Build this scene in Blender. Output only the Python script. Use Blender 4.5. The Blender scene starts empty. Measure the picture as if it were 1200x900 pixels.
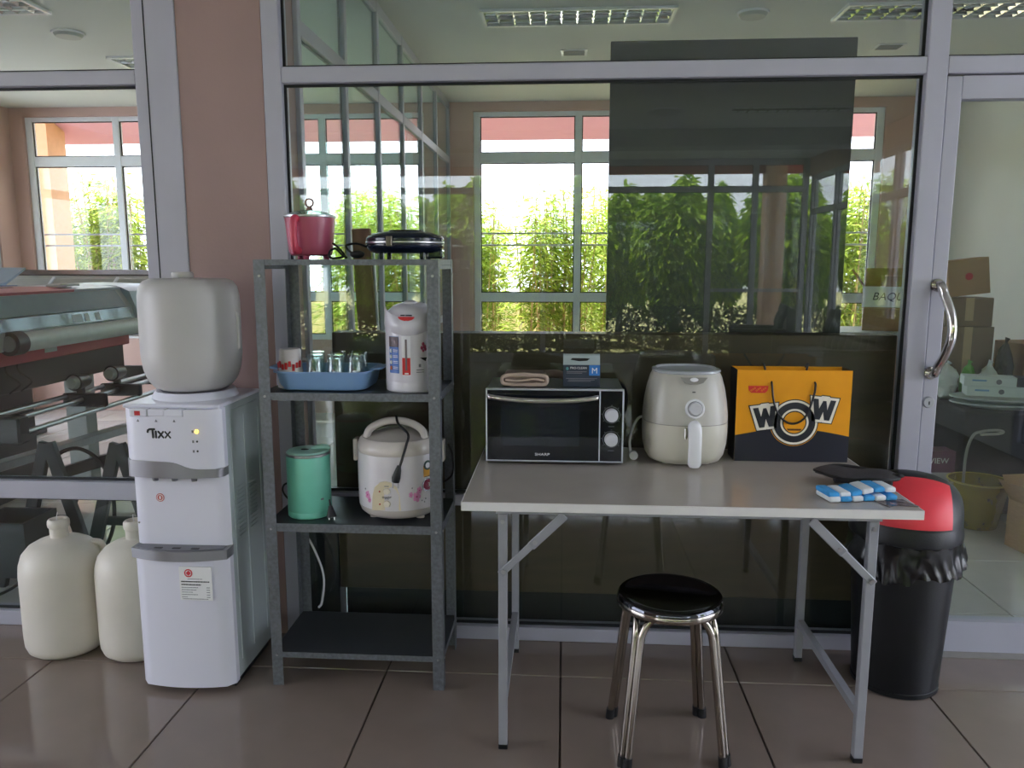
import bpy, bmesh, math, random
import numpy as np
from mathutils import Matrix, Vector

random.seed(7)
R = math.radians
PI = math.pi
scene = bpy.context.scene
COL = scene.collection

# ------------------------------------------------------------------ camera
cam_data = bpy.data.cameras.new('camera')
cam_data.sensor_width = 36.0
cam_data.lens = 930.0 / 1200.0 * 36.0
cam_data.clip_start = 0.05
cam_data.clip_end = 400
cam = bpy.data.objects.new('camera', cam_data)
COL.objects.link(cam)
cam.location = (0.0, -2.79, 1.40)
cam.rotation_euler = (R(90 - 8.68), 0, R(3.75))
scene.camera = cam

# ------------------------------------------------------------------ world, sun, exposure
world = bpy.data.worlds.new('hazy_sky')
scene.world = world
world.use_nodes = True
wn = world.node_tree.nodes
wl = world.node_tree.links
wn.clear()
w_out = wn.new('ShaderNodeOutputWorld')
w_bg = wn.new('ShaderNodeBackground')
w_geo = wn.new('ShaderNodeTexCoord')
w_sep = wn.new('ShaderNodeSeparateXYZ')
w_ramp = wn.new('ShaderNodeValToRGB')
w_ramp.color_ramp.elements[0].position = 0.0
w_ramp.color_ramp.elements[0].color = (0.88, 0.915, 1.0, 1)
w_ramp.color_ramp.elements[1].position = 0.9
w_ramp.color_ramp.elements[1].color = (0.66, 0.72, 1.0, 1)
wl.new(w_geo.outputs['Generated'], w_sep.inputs[0])
wl.new(w_sep.outputs['Z'], w_ramp.inputs[0])
wl.new(w_ramp.outputs[0], w_bg.inputs['Color'])
w_bg.inputs['Strength'].default_value = 1.0
wl.new(w_bg.outputs[0], w_out.inputs[0])

sun = bpy.data.lights.new('sun', 'SUN')
sun.energy = 4.0
sun.angle = R(2.0)
sun.color = (1.0, 0.925, 0.91)
sun_o = bpy.data.objects.new('sun', sun)
COL.objects.link(sun_o)
sun_o.location = (0, -20, 30)
sun_o.rotation_euler = Vector((0.3, -0.30, -1.2)).to_track_quat('-Z', 'Y').to_euler()

scene.view_settings.view_transform = 'Standard'
scene.view_settings.look = 'None'
scene.view_settings.gamma = 1.0
scene.view_settings.use_curve_mapping = False
scene.view_settings.exposure = 2.7

cy = scene.cycles
cy.use_denoising = True
cy.max_bounces = 12
cy.diffuse_bounces = 6
cy.glossy_bounces = 6
cy.transmission_bounces = 10
cy.transparent_max_bounces = 40
cy.sample_clamp_indirect = 6.0
cy.caustics_reflective = False
cy.caustics_refractive = False


def portal(name, loc, rot, sx, sy):
    """a daylight portal that fills a window opening"""
    l = bpy.data.lights.new(name, 'AREA')
    l.shape = 'RECTANGLE'
    l.size = sx
    l.size_y = sy
    l.cycles.is_portal = True
    o = bpy.data.objects.new(name, l)
    COL.objects.link(o)
    o.location = loc
    o.rotation_euler = rot
    return o


portal('daylight_portal', (-0.9, -8.46, 1.42), (R(90), 0, 0), 8.3, 2.7)
portal('daylight_portal', (3.36, -6.65, 1.45), (R(90), 0, R(90)), 3.5, 2.2)
portal('daylight_portal', (-5.17, -2.05, 1.35), (R(90), 0, R(-90)), 3.2, 2.4)  # opening of the window added on the left for light
portal('daylight_portal', (3.37, -1.7, 1.35), (R(90), 0, R(90)), 2.7, 2.4)
portal('daylight_portal', (-5.17, 3.25, 1.30), (R(90), 0, R(-90)), 1.8, 2.4)
portal('daylight_portal', (0.96, 4.56, 1.7), (R(-90), 0, 0), 3.5, 2.0)
portal('daylight_portal', (-3.15, 4.56, 1.7), (R(-90), 0, 0), 3.6, 2.0)

# ------------------------------------------------------------------ helpers
def lin(c):
    out = []
    for v in c:
        v = v / 255.0
        out.append(v / 12.92 if v <= 0.04045 else ((v + 0.055) / 1.055) ** 2.4)
    return tuple(out)


MATS = {}


def mat(name, rgb, rough=0.5, metal=0.0, var=0.06, scale=18.0, bump=0.0, bscale=60.0, spec=0.5, coat=0.0,
        trans=0.0, alpha=1.0, emit=None, stretch=None, sss=0.0):
    """procedural principled material: base colour broken up by noise, optional fine relief"""
    if name in MATS:
        return MATS[name]
    m = bpy.data.materials.new(name)
    m.use_nodes = True
    nt = m.node_tree
    b = nt.nodes['Principled BSDF']
    c = lin(rgb)
    tc = nt.nodes.new('ShaderNodeTexCoord')
    mp = nt.nodes.new('ShaderNodeMapping')
    if stretch:
        mp.inputs['Scale'].default_value = stretch
    nt.links.new(tc.outputs['Object'], mp.inputs[0])
    nz = nt.nodes.new('ShaderNodeTexNoise')
    nz.inputs['Scale'].default_value = scale
    nz.inputs['Detail'].default_value = 4
    nt.links.new(mp.outputs[0], nz.inputs['Vector'])
    rp = nt.nodes.new('ShaderNodeValToRGB')
    rp.color_ramp.elements[0].position = 0.3
    rp.color_ramp.elements[1].position = 0.7
    rp.color_ramp.elements[0].color = tuple(max(0, v * (1 - var)) for v in c) + (1,)
    rp.color_ramp.elements[1].color = tuple(min(1, v * (1 + var)) for v in c) + (1,)
    nt.links.new(nz.outputs['Fac'], rp.inputs[0])
    nt.links.new(rp.outputs[0], b.inputs['Base Color'])
    b.inputs['Roughness'].default_value = rough
    b.inputs['Metallic'].default_value = metal
    b.inputs['Specular IOR Level'].default_value = spec
    b.inputs['Coat Weight'].default_value = coat
    b.inputs['Coat Roughness'].default_value = 0.05
    b.inputs['Transmission Weight'].default_value = trans
    b.inputs['Alpha'].default_value = alpha
    if sss:
        b.inputs['Subsurface Weight'].default_value = sss
        b.inputs['Subsurface Radius'].default_value = (0.02, 0.02, 0.02)
    if emit:
        b.inputs['Emission Color'].default_value = lin(rgb) + (1,)
        b.inputs['Emission Strength'].default_value = emit
    if bump:
        bn = nt.nodes.new('ShaderNodeTexNoise')
        bn.inputs['Scale'].default_value = bscale
        bn.inputs['Detail'].default_value = 3
        nt.links.new(mp.outputs[0], bn.inputs['Vector'])
        bp = nt.nodes.new('ShaderNodeBump')
        bp.inputs['Strength'].default_value = bump
        bp.inputs['Distance'].default_value = 0.004
        nt.links.new(bn.outputs['Fac'], bp.inputs['Height'])
        nt.links.new(bp.outputs[0], b.inputs['Normal'])
    MATS[name] = m
    return m


def glass_mat(name, tint, f0=0.045, rough=0.0):
    """flat sheet glass: clear transmission plus Schlick reflection on each face"""
    m = bpy.data.materials.new(name)
    m.use_nodes = True
    nt = m.node_tree
    nt.nodes.clear()
    out = nt.nodes.new('ShaderNodeOutputMaterial')
    mix = nt.nodes.new('ShaderNodeMixShader')
    tr = nt.nodes.new('ShaderNodeBsdfTransparent')
    gl = nt.nodes.new('ShaderNodeBsdfGlossy')
    tr.inputs[0].default_value = tint + (1,)
    gl.inputs['Color'].default_value = (0.97, 1.0, 0.98, 1)
    gl.inputs['Roughness'].default_value = rough
    lw = nt.nodes.new('ShaderNodeLayerWeight')
    lw.inputs['Blend'].default_value = 0.5
    pw = nt.nodes.new('ShaderNodeMath')
    pw.operation = 'POWER'
    pw.inputs[1].default_value = 5.0
    ma = nt.nodes.new('ShaderNodeMath')
    ma.operation = 'MULTIPLY_ADD'
    ma.inputs[1].default_value = 1.0 - f0
    ma.inputs[2].default_value = f0
    nt.links.new(lw.outputs['Facing'], pw.inputs[0])
    nt.links.new(pw.outputs[0], ma.inputs[0])
    nt.links.new(ma.outputs[0], mix.inputs[0])
    nt.links.new(tr.outputs[0], mix.inputs[1])
    nt.links.new(gl.outputs[0], mix.inputs[2])
    nt.links.new(mix.outputs[0], out.inputs[0])
    return m


def clear_glass(name, tint, rough=0.0, ior=1.48):
    m = bpy.data.materials.new(name)
    m.use_nodes = True
    nt = m.node_tree
    nt.nodes.clear()
    out = nt.nodes.new('ShaderNodeOutputMaterial')
    g = nt.nodes.new('ShaderNodeBsdfGlass')
    g.inputs['Color'].default_value = tint + (1,)
    g.inputs['Roughness'].default_value = rough
    g.inputs['IOR'].default_value = ior
    nt.links.new(g.outputs[0], out.inputs[0])
    return m


def leaf_mat(name, rgb, rgb2, transl=0.45):
    m = bpy.data.materials.new(name)
    m.use_nodes = True
    nt = m.node_tree
    nt.nodes.clear()
    out = nt.nodes.new('ShaderNodeOutputMaterial')
    geo = nt.nodes.new('ShaderNodeNewGeometry')
    rp = nt.nodes.new('ShaderNodeValToRGB')
    rp.color_ramp.elements[0].color = lin(rgb) + (1,)
    rp.color_ramp.elements[1].color = lin(rgb2) + (1,)
    nt.links.new(geo.outputs['Random Per Island'], rp.inputs[0])
    d = nt.nodes.new('ShaderNodeBsdfDiffuse')
    t = nt.nodes.new('ShaderNodeBsdfTranslucent')
    nt.links.new(rp.outputs[0], d.inputs[0])
    nt.links.new(rp.outputs[0], t.inputs[0])
    mx = nt.nodes.new('ShaderNodeMixShader')
    mx.inputs[0].default_value = transl
    nt.links.new(d.outputs[0], mx.inputs[1])
    nt.links.new(t.outputs[0], mx.inputs[2])
    nt.links.new(mx.outputs[0], out.inputs[0])
    return m


class MB:
    """collects shapes into one mesh"""

    def __init__(self):
        self.bm = bmesh.new()

    def _new(self, n0, M):
        if M is not None:
            self.bm.verts.ensure_lookup_table()
            bmesh.ops.transform(self.bm, matrix=M, verts=self.bm.verts[n0:])

    def box(self, x0, x1, y0, y1, z0, z1, bev=0.0, seg=2, M=None):
        bm = bmesh.new()
        bmesh.ops.create_cube(bm, size=1.0)
        for v in bm.verts:
            v.co = Vector((x0 + (v.co.x + .5) * (x1 - x0), y0 + (v.co.y + .5) * (y1 - y0), z0 + (v.co.z + .5) * (z1 - z0)))
        if bev:
            bmesh.ops.bevel(bm, geom=list(bm.edges), offset=bev, segments=seg, affect='EDGES', profile=0.5)
        self._merge(bm, M)
        return self

    def _merge(self, bm, M=None):
        if M is not None:
            bmesh.ops.transform(bm, matrix=M, verts=bm.verts)
        me = bpy.data.meshes.new('tmp')
        bm.to_mesh(me)
        bm.free()
        self.bm.from_mesh(me)
        bpy.data.meshes.remove(me)

    def cyl(self, p0, p1, r0, r1=None, seg=20, cap=True):
        return self.tube([p0, p1], [r0, r0 if r1 is None else r1], seg=seg, cap=cap)

    def tube(self, pts, r, seg=8, closed=False, cap=True, M=None):
        pts = [Vector(p) for p in pts]
        n = len(pts)
        rr = r if isinstance(r, (list, tuple)) else [r] * n
        bm = bmesh.new()
        rings = []
        prev = None
        for i, p in enumerate(pts):
            if closed:
                d = pts[(i + 1) % n] - pts[i - 1]
            elif i == 0:
                d = pts[1] - pts[0]
            elif i == n - 1:
                d = pts[-1] - pts[-2]
            else:
                d = (pts[i + 1] - p).normalized() + (p - pts[i - 1]).normalized()
            if d.length < 1e-9:
                d = Vector((0, 0, 1))
            d.normalize()
            if prev is None:
                a = d.orthogonal().normalized()
            else:
                a = prev - d * prev.dot(d)
                if a.length < 1e-6:
                    a = d.orthogonal()
                a.normalize()
            prev = a
            b = d.cross(a)
            rings.append([bm.verts.new(p + (a * math.cos(2 * PI * k / seg) + b * math.sin(2 * PI * k / seg)) * rr[i]) for k in range(seg)])
        m = n if closed else n - 1
        for i in range(m):
            A, B = rings[i], rings[(i + 1) % n]
            for k in range(seg):
                bm.faces.new((A[k], A[(k + 1) % seg], B[(k + 1) % seg], B[k]))
        if cap and not closed:
            bm.faces.new(rings[0][::-1])
            bm.faces.new(rings[-1])
        self._merge(bm, M)
        return self

    def lathe(self, prof, seg=32, c=(0, 0, 0), sx=1.0, sy=1.0, M=None, sq=0.0, a0=0.0, a1=2 * PI):
        """profile of (r, z); sq>0 squares the section off a little"""
        bm = bmesh.new()
        full = abs(a1 - a0 - 2 * PI) < 1e-6
        cnt = seg if full else seg + 1
        rings = []
        for r, z in prof:
            if r < 1e-6:
                rings.append([bm.verts.new((c[0], c[1], c[2] + z))])
                continue
            ring = []
            for k in range(cnt):
                t = a0 + (a1 - a0) * k / seg
                ct, st = math.cos(t), math.sin(t)
                f = 1.0
                if sq:
                    e = 2 + 4 * sq
                    f = 1.0 / ((abs(ct) ** e + abs(st) ** e) ** (1 / e))
                ring.append(bm.verts.new((c[0] + r * sx * ct * f, c[1] + r * sy * st * f, c[2] + z)))
            rings.append(ring)
        for A, B in zip(rings[:-1], rings[1:]):
            if len(A) == 1 and len(B) == 1:
                continue
            kk = cnt if full else cnt - 1
            for k in range(kk):
                j = (k + 1) % cnt
                if len(A) == 1:
                    bm.faces.new((A[0], B[j], B[k]))
                elif len(B) == 1:
                    bm.faces.new((A[k], A[j], B[0]))
                else:
                    bm.faces.new((A[k], A[j], B[j], B[k]))
        self._merge(bm, M)
        return self

    def prism(self, poly, c0, c1, plane='xz', M=None):
        bm = bmesh.new()

        def P(a, b, c):
            return {'xz': (a, c, b), 'xy': (a, b, c), 'yz': (c, a, b)}[plane]
        A = [bm.verts.new(P(a, b, c0)) for a, b in poly]
        B = [bm.verts.new(P(a, b, c1)) for a, b in poly]
        bm.faces.new(A)
        bm.faces.new(B[::-1])
        n = len(poly)
        for i in range(n):
            bm.faces.new((A[i], B[i], B[(i + 1) % n], A[(i + 1) % n]))
        self._merge(bm, M)
        return self

    def ring(self, ra, rb, c0, c1, seg=40, plane='xz', c=(0, 0), sy=1.0):
        """flat annulus with thickness"""
        bm = bmesh.new()

        def P(a, b, d):
            return {'xz': (a, d, b), 'xy': (a, b, d), 'yz': (d, a, b)}[plane]
        vs = []
        for r, d in ((ra, c0), (rb, c0), (rb, c1), (ra, c1)):
            vs.append([bm.verts.new(P(c[0] + r * math.cos(2 * PI * k / seg), c[1] + sy * r * math.sin(2 * PI * k / seg), d)) for k in range(seg)])
        for i in range(4):
            A, B = vs[i], vs[(i + 1) % 4]
            for k in range(seg):
                bm.faces.new((A[k], A[(k + 1) % seg], B[(k + 1) % seg], B[k]))
        self._merge(bm)
        return self

    def ball(self, c, r, seg=16, M=None):
        r = r if isinstance(r, (list, tuple)) else (r, r, r)
        bm = bmesh.new()
        bmesh.ops.create_uvsphere(bm, u_segments=seg, v_segments=max(6, seg // 2), radius=1.0)
        for v in bm.verts:
            v.co = Vector((c[0] + v.co.x * r[0], c[1] + v.co.y * r[1], c[2] + v.co.z * r[2]))
        self._merge(bm, M)
        return self

    def grid(self, fn, nu, nv, thick=0.0, M=None):
        """surface fn(u,v)->xyz, optionally given a thickness"""
        bm = bmesh.new()
        vs = [[bm.verts.new(fn(i / nu, j / nv)) for j in range(nv + 1)] for i in range(nu + 1)]
        for i in range(nu):
            for j in range(nv):
                bm.faces.new((vs[i][j], vs[i + 1][j], vs[i + 1][j + 1], vs[i][j + 1]))
        if thick:
            bmesh.ops.recalc_face_normals(bm, faces=bm.faces)
            bmesh.ops.solidify(bm, geom=list(bm.faces), thickness=thick)
        self._merge(bm, M)
        return self

    def mesh(self, me, M=None):
        bm = bmesh.new()
        bm.from_mesh(me)
        self._merge(bm, M)
        return self

    def xf(self, M):
        bmesh.ops.transform(self.bm, matrix=M, verts=self.bm.verts)
        return self

    def jitter(self, amt, scale=8.0, seed=0):
        from mathutils import noise
        for v in self.bm.verts:
            v.co += noise.noise_vector(v.co * scale + Vector((seed, seed * .7, 3))) * amt
        return self

    def build(self, name, m, parent=None, smooth=True, angle=38, loc=None, rot=None):
        bm = self.bm
        bmesh.ops.remove_doubles(bm, verts=bm.verts, dist=1e-6)
        bmesh.ops.recalc_face_normals(bm, faces=bm.faces)
        me = bpy.data.meshes.new(name)
        bm.to_mesh(me)
        bm.free()
        if smooth:
            me.polygons.foreach_set('use_smooth', [True] * len(me.polygons))
            me.set_sharp_from_angle(angle=R(angle))
        me.materials.append(m)
        o = bpy.data.objects.new(name, me)
        COL.objects.link(o)
        if parent is not None:
            o.parent = parent
        if loc is not None:
            o.location = loc
        if rot is not None:
            o.rotation_euler = rot
        return o


def tag(o, label, cat, group=None, kind=None):
    o['label'] = label
    o['category'] = cat
    if group:
        o['group'] = group
    if kind:
        o['kind'] = kind
    return o


def thing(name, label, cat, loc=(0, 0, 0), rotz=0.0, group=None, kind=None):
    o = bpy.data.objects.new(name, None)
    o.empty_display_size = 0.05
    COL.objects.link(o)
    o.location = loc
    o.rotation_euler = (0, 0, rotz)
    return tag(o, label, cat, group, kind)


def copy_tree(o, parent=None):
    c = o.copy()
    COL.objects.link(c)
    if parent is not None:
        c.parent = parent
    for ch in list(o.children):
        copy_tree(ch, c)
    return c


def data_obj(name, verts, faces, m, parent=None, smooth=False):
    me = bpy.data.meshes.new(name)
    me.from_pydata(verts, [], faces)
    me.update()
    if smooth:
        me.polygons.foreach_set('use_smooth', [True] * len(me.polygons))
    me.materials.append(m)
    o = bpy.data.objects.new(name, me)
    COL.objects.link(o)
    if parent is not None:
        o.parent = parent
    return o


def text(name, body, size, m, parent, loc, rot=(R(90), 0, 0), depth=0.0006, sx=1.0, shear=0.0, align='CENTER'):
    cu = bpy.data.curves.new(name, 'FONT')
    cu.body = body
    cu.size = size
    cu.extrude = depth
    cu.align_x = align
    cu.align_y = 'CENTER'
    cu.resolution_u = 3
    cu.shear = shear
    tmp = bpy.data.objects.new('tmp_text', cu)
    COL.objects.link(tmp)
    dg = bpy.context.evaluated_depsgraph_get()
    dg.update()
    me = bpy.data.meshes.new_from_object(tmp.evaluated_get(dg))
    bpy.data.objects.remove(tmp)
    bpy.data.curves.remove(cu)
    me.name = name
    me.materials.clear()
    me.materials.append(m)
    o = bpy.data.objects.new(name, me)
    COL.objects.link(o)
    o.parent = parent
    o.location = loc
    o.rotation_euler = rot
    o.scale = (sx, 1, 1)
    return o


def arc(cx, cz, r, a0, a1, n=10, rz=None):
    rz = rz or r
    return [(cx + r * math.cos(R(a0 + (a1 - a0) * i / n)), cz + rz * math.sin(R(a0 + (a1 - a0) * i / n))) for i in range(n + 1)]


def bez(p, n=24):
    """Catmull-Rom through control points"""
    p = [Vector(q) for q in p]
    P = [p[0] * 2 - p[1]] + p + [p[-1] * 2 - p[-2]]
    out = []
    per = max(2, n // (len(p) - 1))
    for i in range(1, len(P) - 2):
        a, b, c, d = P[i - 1], P[i], P[i + 1], P[i + 2]
        for k in range(per):
            t = k / per
            out.append(0.5 * ((2 * b) + (c - a) * t + (2 * a - 5 * b + 4 * c - d) * t * t + (3 * b - a - 3 * c + d) * t ** 3))
    out.append(p[-1])
    return out


# ------------------------------------------------------------------ materials
M_alu = mat('white_powder_coated_aluminium', (176, 176, 188), 0.38, 0.0, 0.03, 6)
M_alu_grey = mat('grey_anodised_aluminium', (176, 178, 184), 0.4, 0.3, 0.04, 6)
M_gasket = mat('black_rubber_gasket', (18, 22, 24), 0.6, 0, 0.1)
M_peach = mat('peach_painted_plaster', (206, 172, 160), 0.65, 0, 0.04, 3, 0.15, 90)
M_white_wall = mat('white_painted_plaster', (226, 226, 220), 0.7, 0, 0.03, 3, 0.1, 90)
M_ceil = mat('white_ceiling_paint', (204, 208, 202), 0.85, 0, 0.02, 2, 0.05, 60)
M_tile = mat('polished_brown_porcelain', (140, 126, 116), 0.07, 0, 0.04, 7, spec=0.6)
M_tile_pale = mat('polished_pale_porcelain', (204, 202, 196), 0.10, 0, 0.03, 7, spec=0.6)
M_grout = mat('dark_floor_grout', (70, 60, 54), 0.9, 0, 0.1)
M_glass = glass_mat('greenish_sheet_glass', (0.948, 0.982, 0.976), 0.052)
M_glass_teal = glass_mat('teal_tinted_sheet_glass', (0.84, 0.955, 0.945), 0.045)
M_glass_win = glass_mat('clear_window_glass', (0.985, 0.992, 0.995), 0.04)
M_white_pl = mat('glossy_white_plastic', (232, 232, 238), 0.25, 0, 0.015, 5)
M_black = mat('black_plastic', (20, 21, 24), 0.4, 0, 0.08)
M_black_gloss = mat('glossy_black_plastic', (14, 16, 22), 0.08, 0, 0.05)
M_chrome = mat('polished_chrome', (205, 200, 195), 0.08, 1.0, 0.03, 30)
M_steel = mat('brushed_steel', (176, 176, 178), 0.3, 1.0, 0.06, 40)
M_galv = mat('galvanised_steel', (116, 120, 126), 0.5, 0.55, 0.22, 90)
M_cord = mat('black_cable_rubber', (16, 16, 18), 0.5, 0, 0.1)
M_cardboard = mat('brown_corrugated_cardboard', (176, 140, 100), 0.85, 0, 0.08, 30, 0.1, 150, stretch=(1, 1, 6))
M_cardboard_dk = mat('dull_brown_cardboard', (136, 112, 88), 0.85, 0, 0.1, 25, 0.1, 150)
M_tape = mat('tan_packing_tape', (196, 168, 124), 0.3, 0, 0.05)
M_red = mat('red_print', (196, 40, 44), 0.5, 0, 0.08)
M_ink = mat('black_print_ink', (20, 20, 22), 0.6, 0, 0.05)
M_grey_ink = mat('grey_print_ink', (120, 120, 128), 0.6, 0, 0.05)
M_paper = mat('white_paper', (236, 236, 236), 0.8, 0, 0.02)

# ================================================================== THE SETTING
def struct(o, label, cat):
    return tag(o, label, cat, None, 'structure')


ROOM_X0, ROOM_X1, NEAR_Y, BACK_Y, CEIL = -5.10, 3.30, -8.40, 4.45, 2.80
T = 0.602

# floor: a grout bed with porcelain tiles set on it one by one
def tile_mesh(w, d, m):
    g = 0.0016
    b = 0.0022
    zt, zb = 0.0, -0.006
    v = [(g, g, zb), (w - g, g, zb), (w - g, d - g, zb), (g, d - g, zb),
         (g + b, g + b, zt), (w - g - b, g + b, zt), (w - g - b, d - g - b, zt), (g + b, d - g - b, zt)]
    f = [(4, 5, 6, 7), (0, 1, 5, 4), (1, 2, 6, 5), (2, 3, 7, 6), (3, 0, 4, 7)]
    me = bpy.data.meshes.new('floor_tile')
    me.from_pydata(v, [], f)
    me.materials.append(m)
    return me


def lay_tiles(floor, xs, ys, m):
    cache = {}
    for i in range(len(xs) - 1):
        for j in range(len(ys) - 1):
            w, d = round(xs[i + 1] - xs[i], 4), round(ys[j + 1] - ys[j], 4)
            if (w, d) not in cache:
                cache[(w, d)] = tile_mesh(w, d, m)
            o = bpy.data.objects.new('floor_tile', cache[(w, d)])
            COL.objects.link(o)
            o.parent = floor
            o.location = (xs[i], ys[j], 0)


def cuts(a, b, origin, step):
    k = math.ceil((a - origin) / step + 1e-6)
    out = [a]
    while origin + k * step < b - 1e-6:
        out.append(origin + k * step)
        k += 1
    return out + [b]


fl = struct(MB().box(ROOM_X0, ROOM_X1, NEAR_Y, 0.045, -0.1, -0.004).build('floor', M_grout, smooth=False),
            'polished brown tile floor of the front room under table and rack', 'floor')
lay_tiles(fl, cuts(ROOM_X0, ROOM_X1, 0.0, T), cuts(NEAR_Y, 0.045, -0.25, T), M_tile)
fb = struct(MB().box(ROOM_X0, ROOM_X1, 0.045, BACK_Y, -0.1, -0.004).build('floor_back', M_grout, smooth=False),
            'pale shiny tile floor of the rooms behind the glass', 'floor')
lay_tiles(fb, cuts(ROOM_X0, ROOM_X1, 0.0, T), cuts(0.045, BACK_Y, -0.25, T), M_tile_pale)

struct(MB().box(ROOM_X0 - .2, ROOM_X1 + .2, NEAR_Y - .1, BACK_Y + .15, CEIL, CEIL + 0.12).build('ceiling', M_ceil, smooth=False),
       'flat white painted ceiling over front and back rooms', 'ceiling')
M_roof = mat('red_roof_paint', (178, 70, 60), 0.7, 0, 0.1)
rf = struct(MB().box(-6.6, 4.6, -9.6, 4.75, CEIL + .13, CEIL + .25).build('shading_roof_slab', M_white_wall, smooth=False),
            'flat roof slab added with an overhang to keep the sun out of the windows', 'roof')  # overhang put in to block the sun at the window walls
M_awn = leaf_mat('pink_translucent_awning', (196, 158, 162), (202, 164, 168), .30)
aw = tag(MB().prism([(4.78, 2.99), (4.78, 3.0), (5.7, 2.665), (5.7, 2.655)], -6.5, 4.5, 'yz').build('window_awning', M_awn, smooth=False), 'translucent pink awning sheet over the far windows', 'awning')
MB().box(-6.6, 4.6, -9.6, -9.45, 2.72, CEIL + .129).build('fascia_board', M_roof, rf, smooth=False)


def glazed(name, label, cat, axis, fixed, posts, rails, panes, thick=(0.0, 0.08), gmat=None, fmat=None, posts_w=None, doors=None):
    """aluminium glazing in the plane axis=const. posts: (a0,a1,z0,z1), rails: (a0,a1,z0,z1), panes: (a0,a1,z0,z1)"""
    def bx(mb, a0, a1, z0, z1, t0, t1, bev=0.0):
        if axis == 'y':
            mb.box(a0, a1, fixed + t0, fixed + t1, z0, z1, bev, 1)
        else:
            mb.box(fixed + t0, fixed + t1, a0, a1, z0, z1, bev, 1)
    mb = MB()
    for p in posts:
        bx(mb, *p, thick[0], thick[1], 0.003)
    for p in rails:
        bx(mb, *p, thick[0] + 0.002, thick[1] - 0.002, 0.003)
    o = struct(mb.build(name, fmat or M_alu, smooth=False), label, cat)
    mid = (thick[0] + thick[1]) / 2
    for (a0, a1, z0, z1) in panes:
        g = MB()
        e = 0.012
        bx(g, a0 - e, a1 + e, z0 - e, z1 + e, mid - 0.004, mid + 0.004)
        g.build('glass_pane', gmat or M_glass, o, smooth=False)
        k = MB()
        w = 0.009
        for (b0, b1, c0, c1) in ((a0, a1, z0, z0 + w), (a0, a1, z1 - w, z1), (a0, a0 + w, z0 + w, z1 - w), (a1 - w, a1, z0 + w, z1 - w)):
            bx(k, b0, b1, c0, c1, mid - 0.012, mid - 0.0045)
        k.build('gasket', M_gasket, o, smooth=False)
    return o


def grid_glaze(name, label, cat, axis, fixed, xs, w, zrails, thick, gmat=None, fmat=None, wid=None):
    """regular grid: xs post centres, zrails list of (z0,z1)"""
    posts = [(x - w / 2, x + w / 2, zrails[0][0], zrails[-1][1]) for x in xs]
    rails, panes = [], []
    for i in range(len(xs) - 1):
        a0, a1 = xs[i] + w / 2, xs[i + 1] - w / 2
        for r in zrails:
            rails.append((a0, a1, r[0], r[1]))
        for j in range(len(zrails) - 1):
            panes.append((a0, a1, zrails[j][1], zrails[j + 1][0]))
    return glazed(name, label, cat, axis, fixed, posts, rails, panes, thick, gmat, fmat)


# ---- the glass partition that faces us
RL = [(0.0, 0.058), (0.513, 0.583), (2.013, 2.062), (2.74, CEIL)]
xs_l = [(-5.1, -5.03), (-3.35, -3.25), (-1.495, -1.342)]
posts, rails, panes = [], [], []
for p in xs_l:
    posts.append((p[0], p[1], 0, CEIL))
for i in range(2):
    a0, a1 = xs_l[i][1], xs_l[i + 1][0]
    for r in RL:
        rails.append((a0, a1) + r)
    for j in range(3):
        panes.append((a0, a1, RL[j][1], RL[j + 1][0]))
w1 = glazed('window_1', 'white aluminium glazed partition left of the peach column', 'glass partition', 'y', 0.0, posts, rails, panes)
MB().box(-1.452, -1.448, -0.0012, 0.001, 0, CEIL).build('frame_seam', M_gasket, w1, smooth=False)

RR = [(0.0, 0.052), (0.519, 0.560), (2.010, 2.064), (2.74, CEIL)]
a0, a1 = -0.978, 1.172
w2 = glazed('window_2', 'large glazed partition panel behind the rack and table', 'glass partition', 'y', 0.0,
            [(-1.040, a0, 0, CEIL), (a1, 1.238, 0, CEIL)],
            [(a0, a1) + r for r in RR],
            [(a0, a1, RR[j][1], RR[j + 1][0]) for j in range(3)])
w4 = glazed('window_4', 'narrow glazed panel above the aluminium doors', 'glass partition', 'y', 0.0,
            [(3.20, 3.30, 0, CEIL)], [(1.238, 3.20, 2.010, 2.064), (1.238, 3.20, 2.74, CEIL)], [(1.238, 3.20, 2.064, 2.74)])


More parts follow.
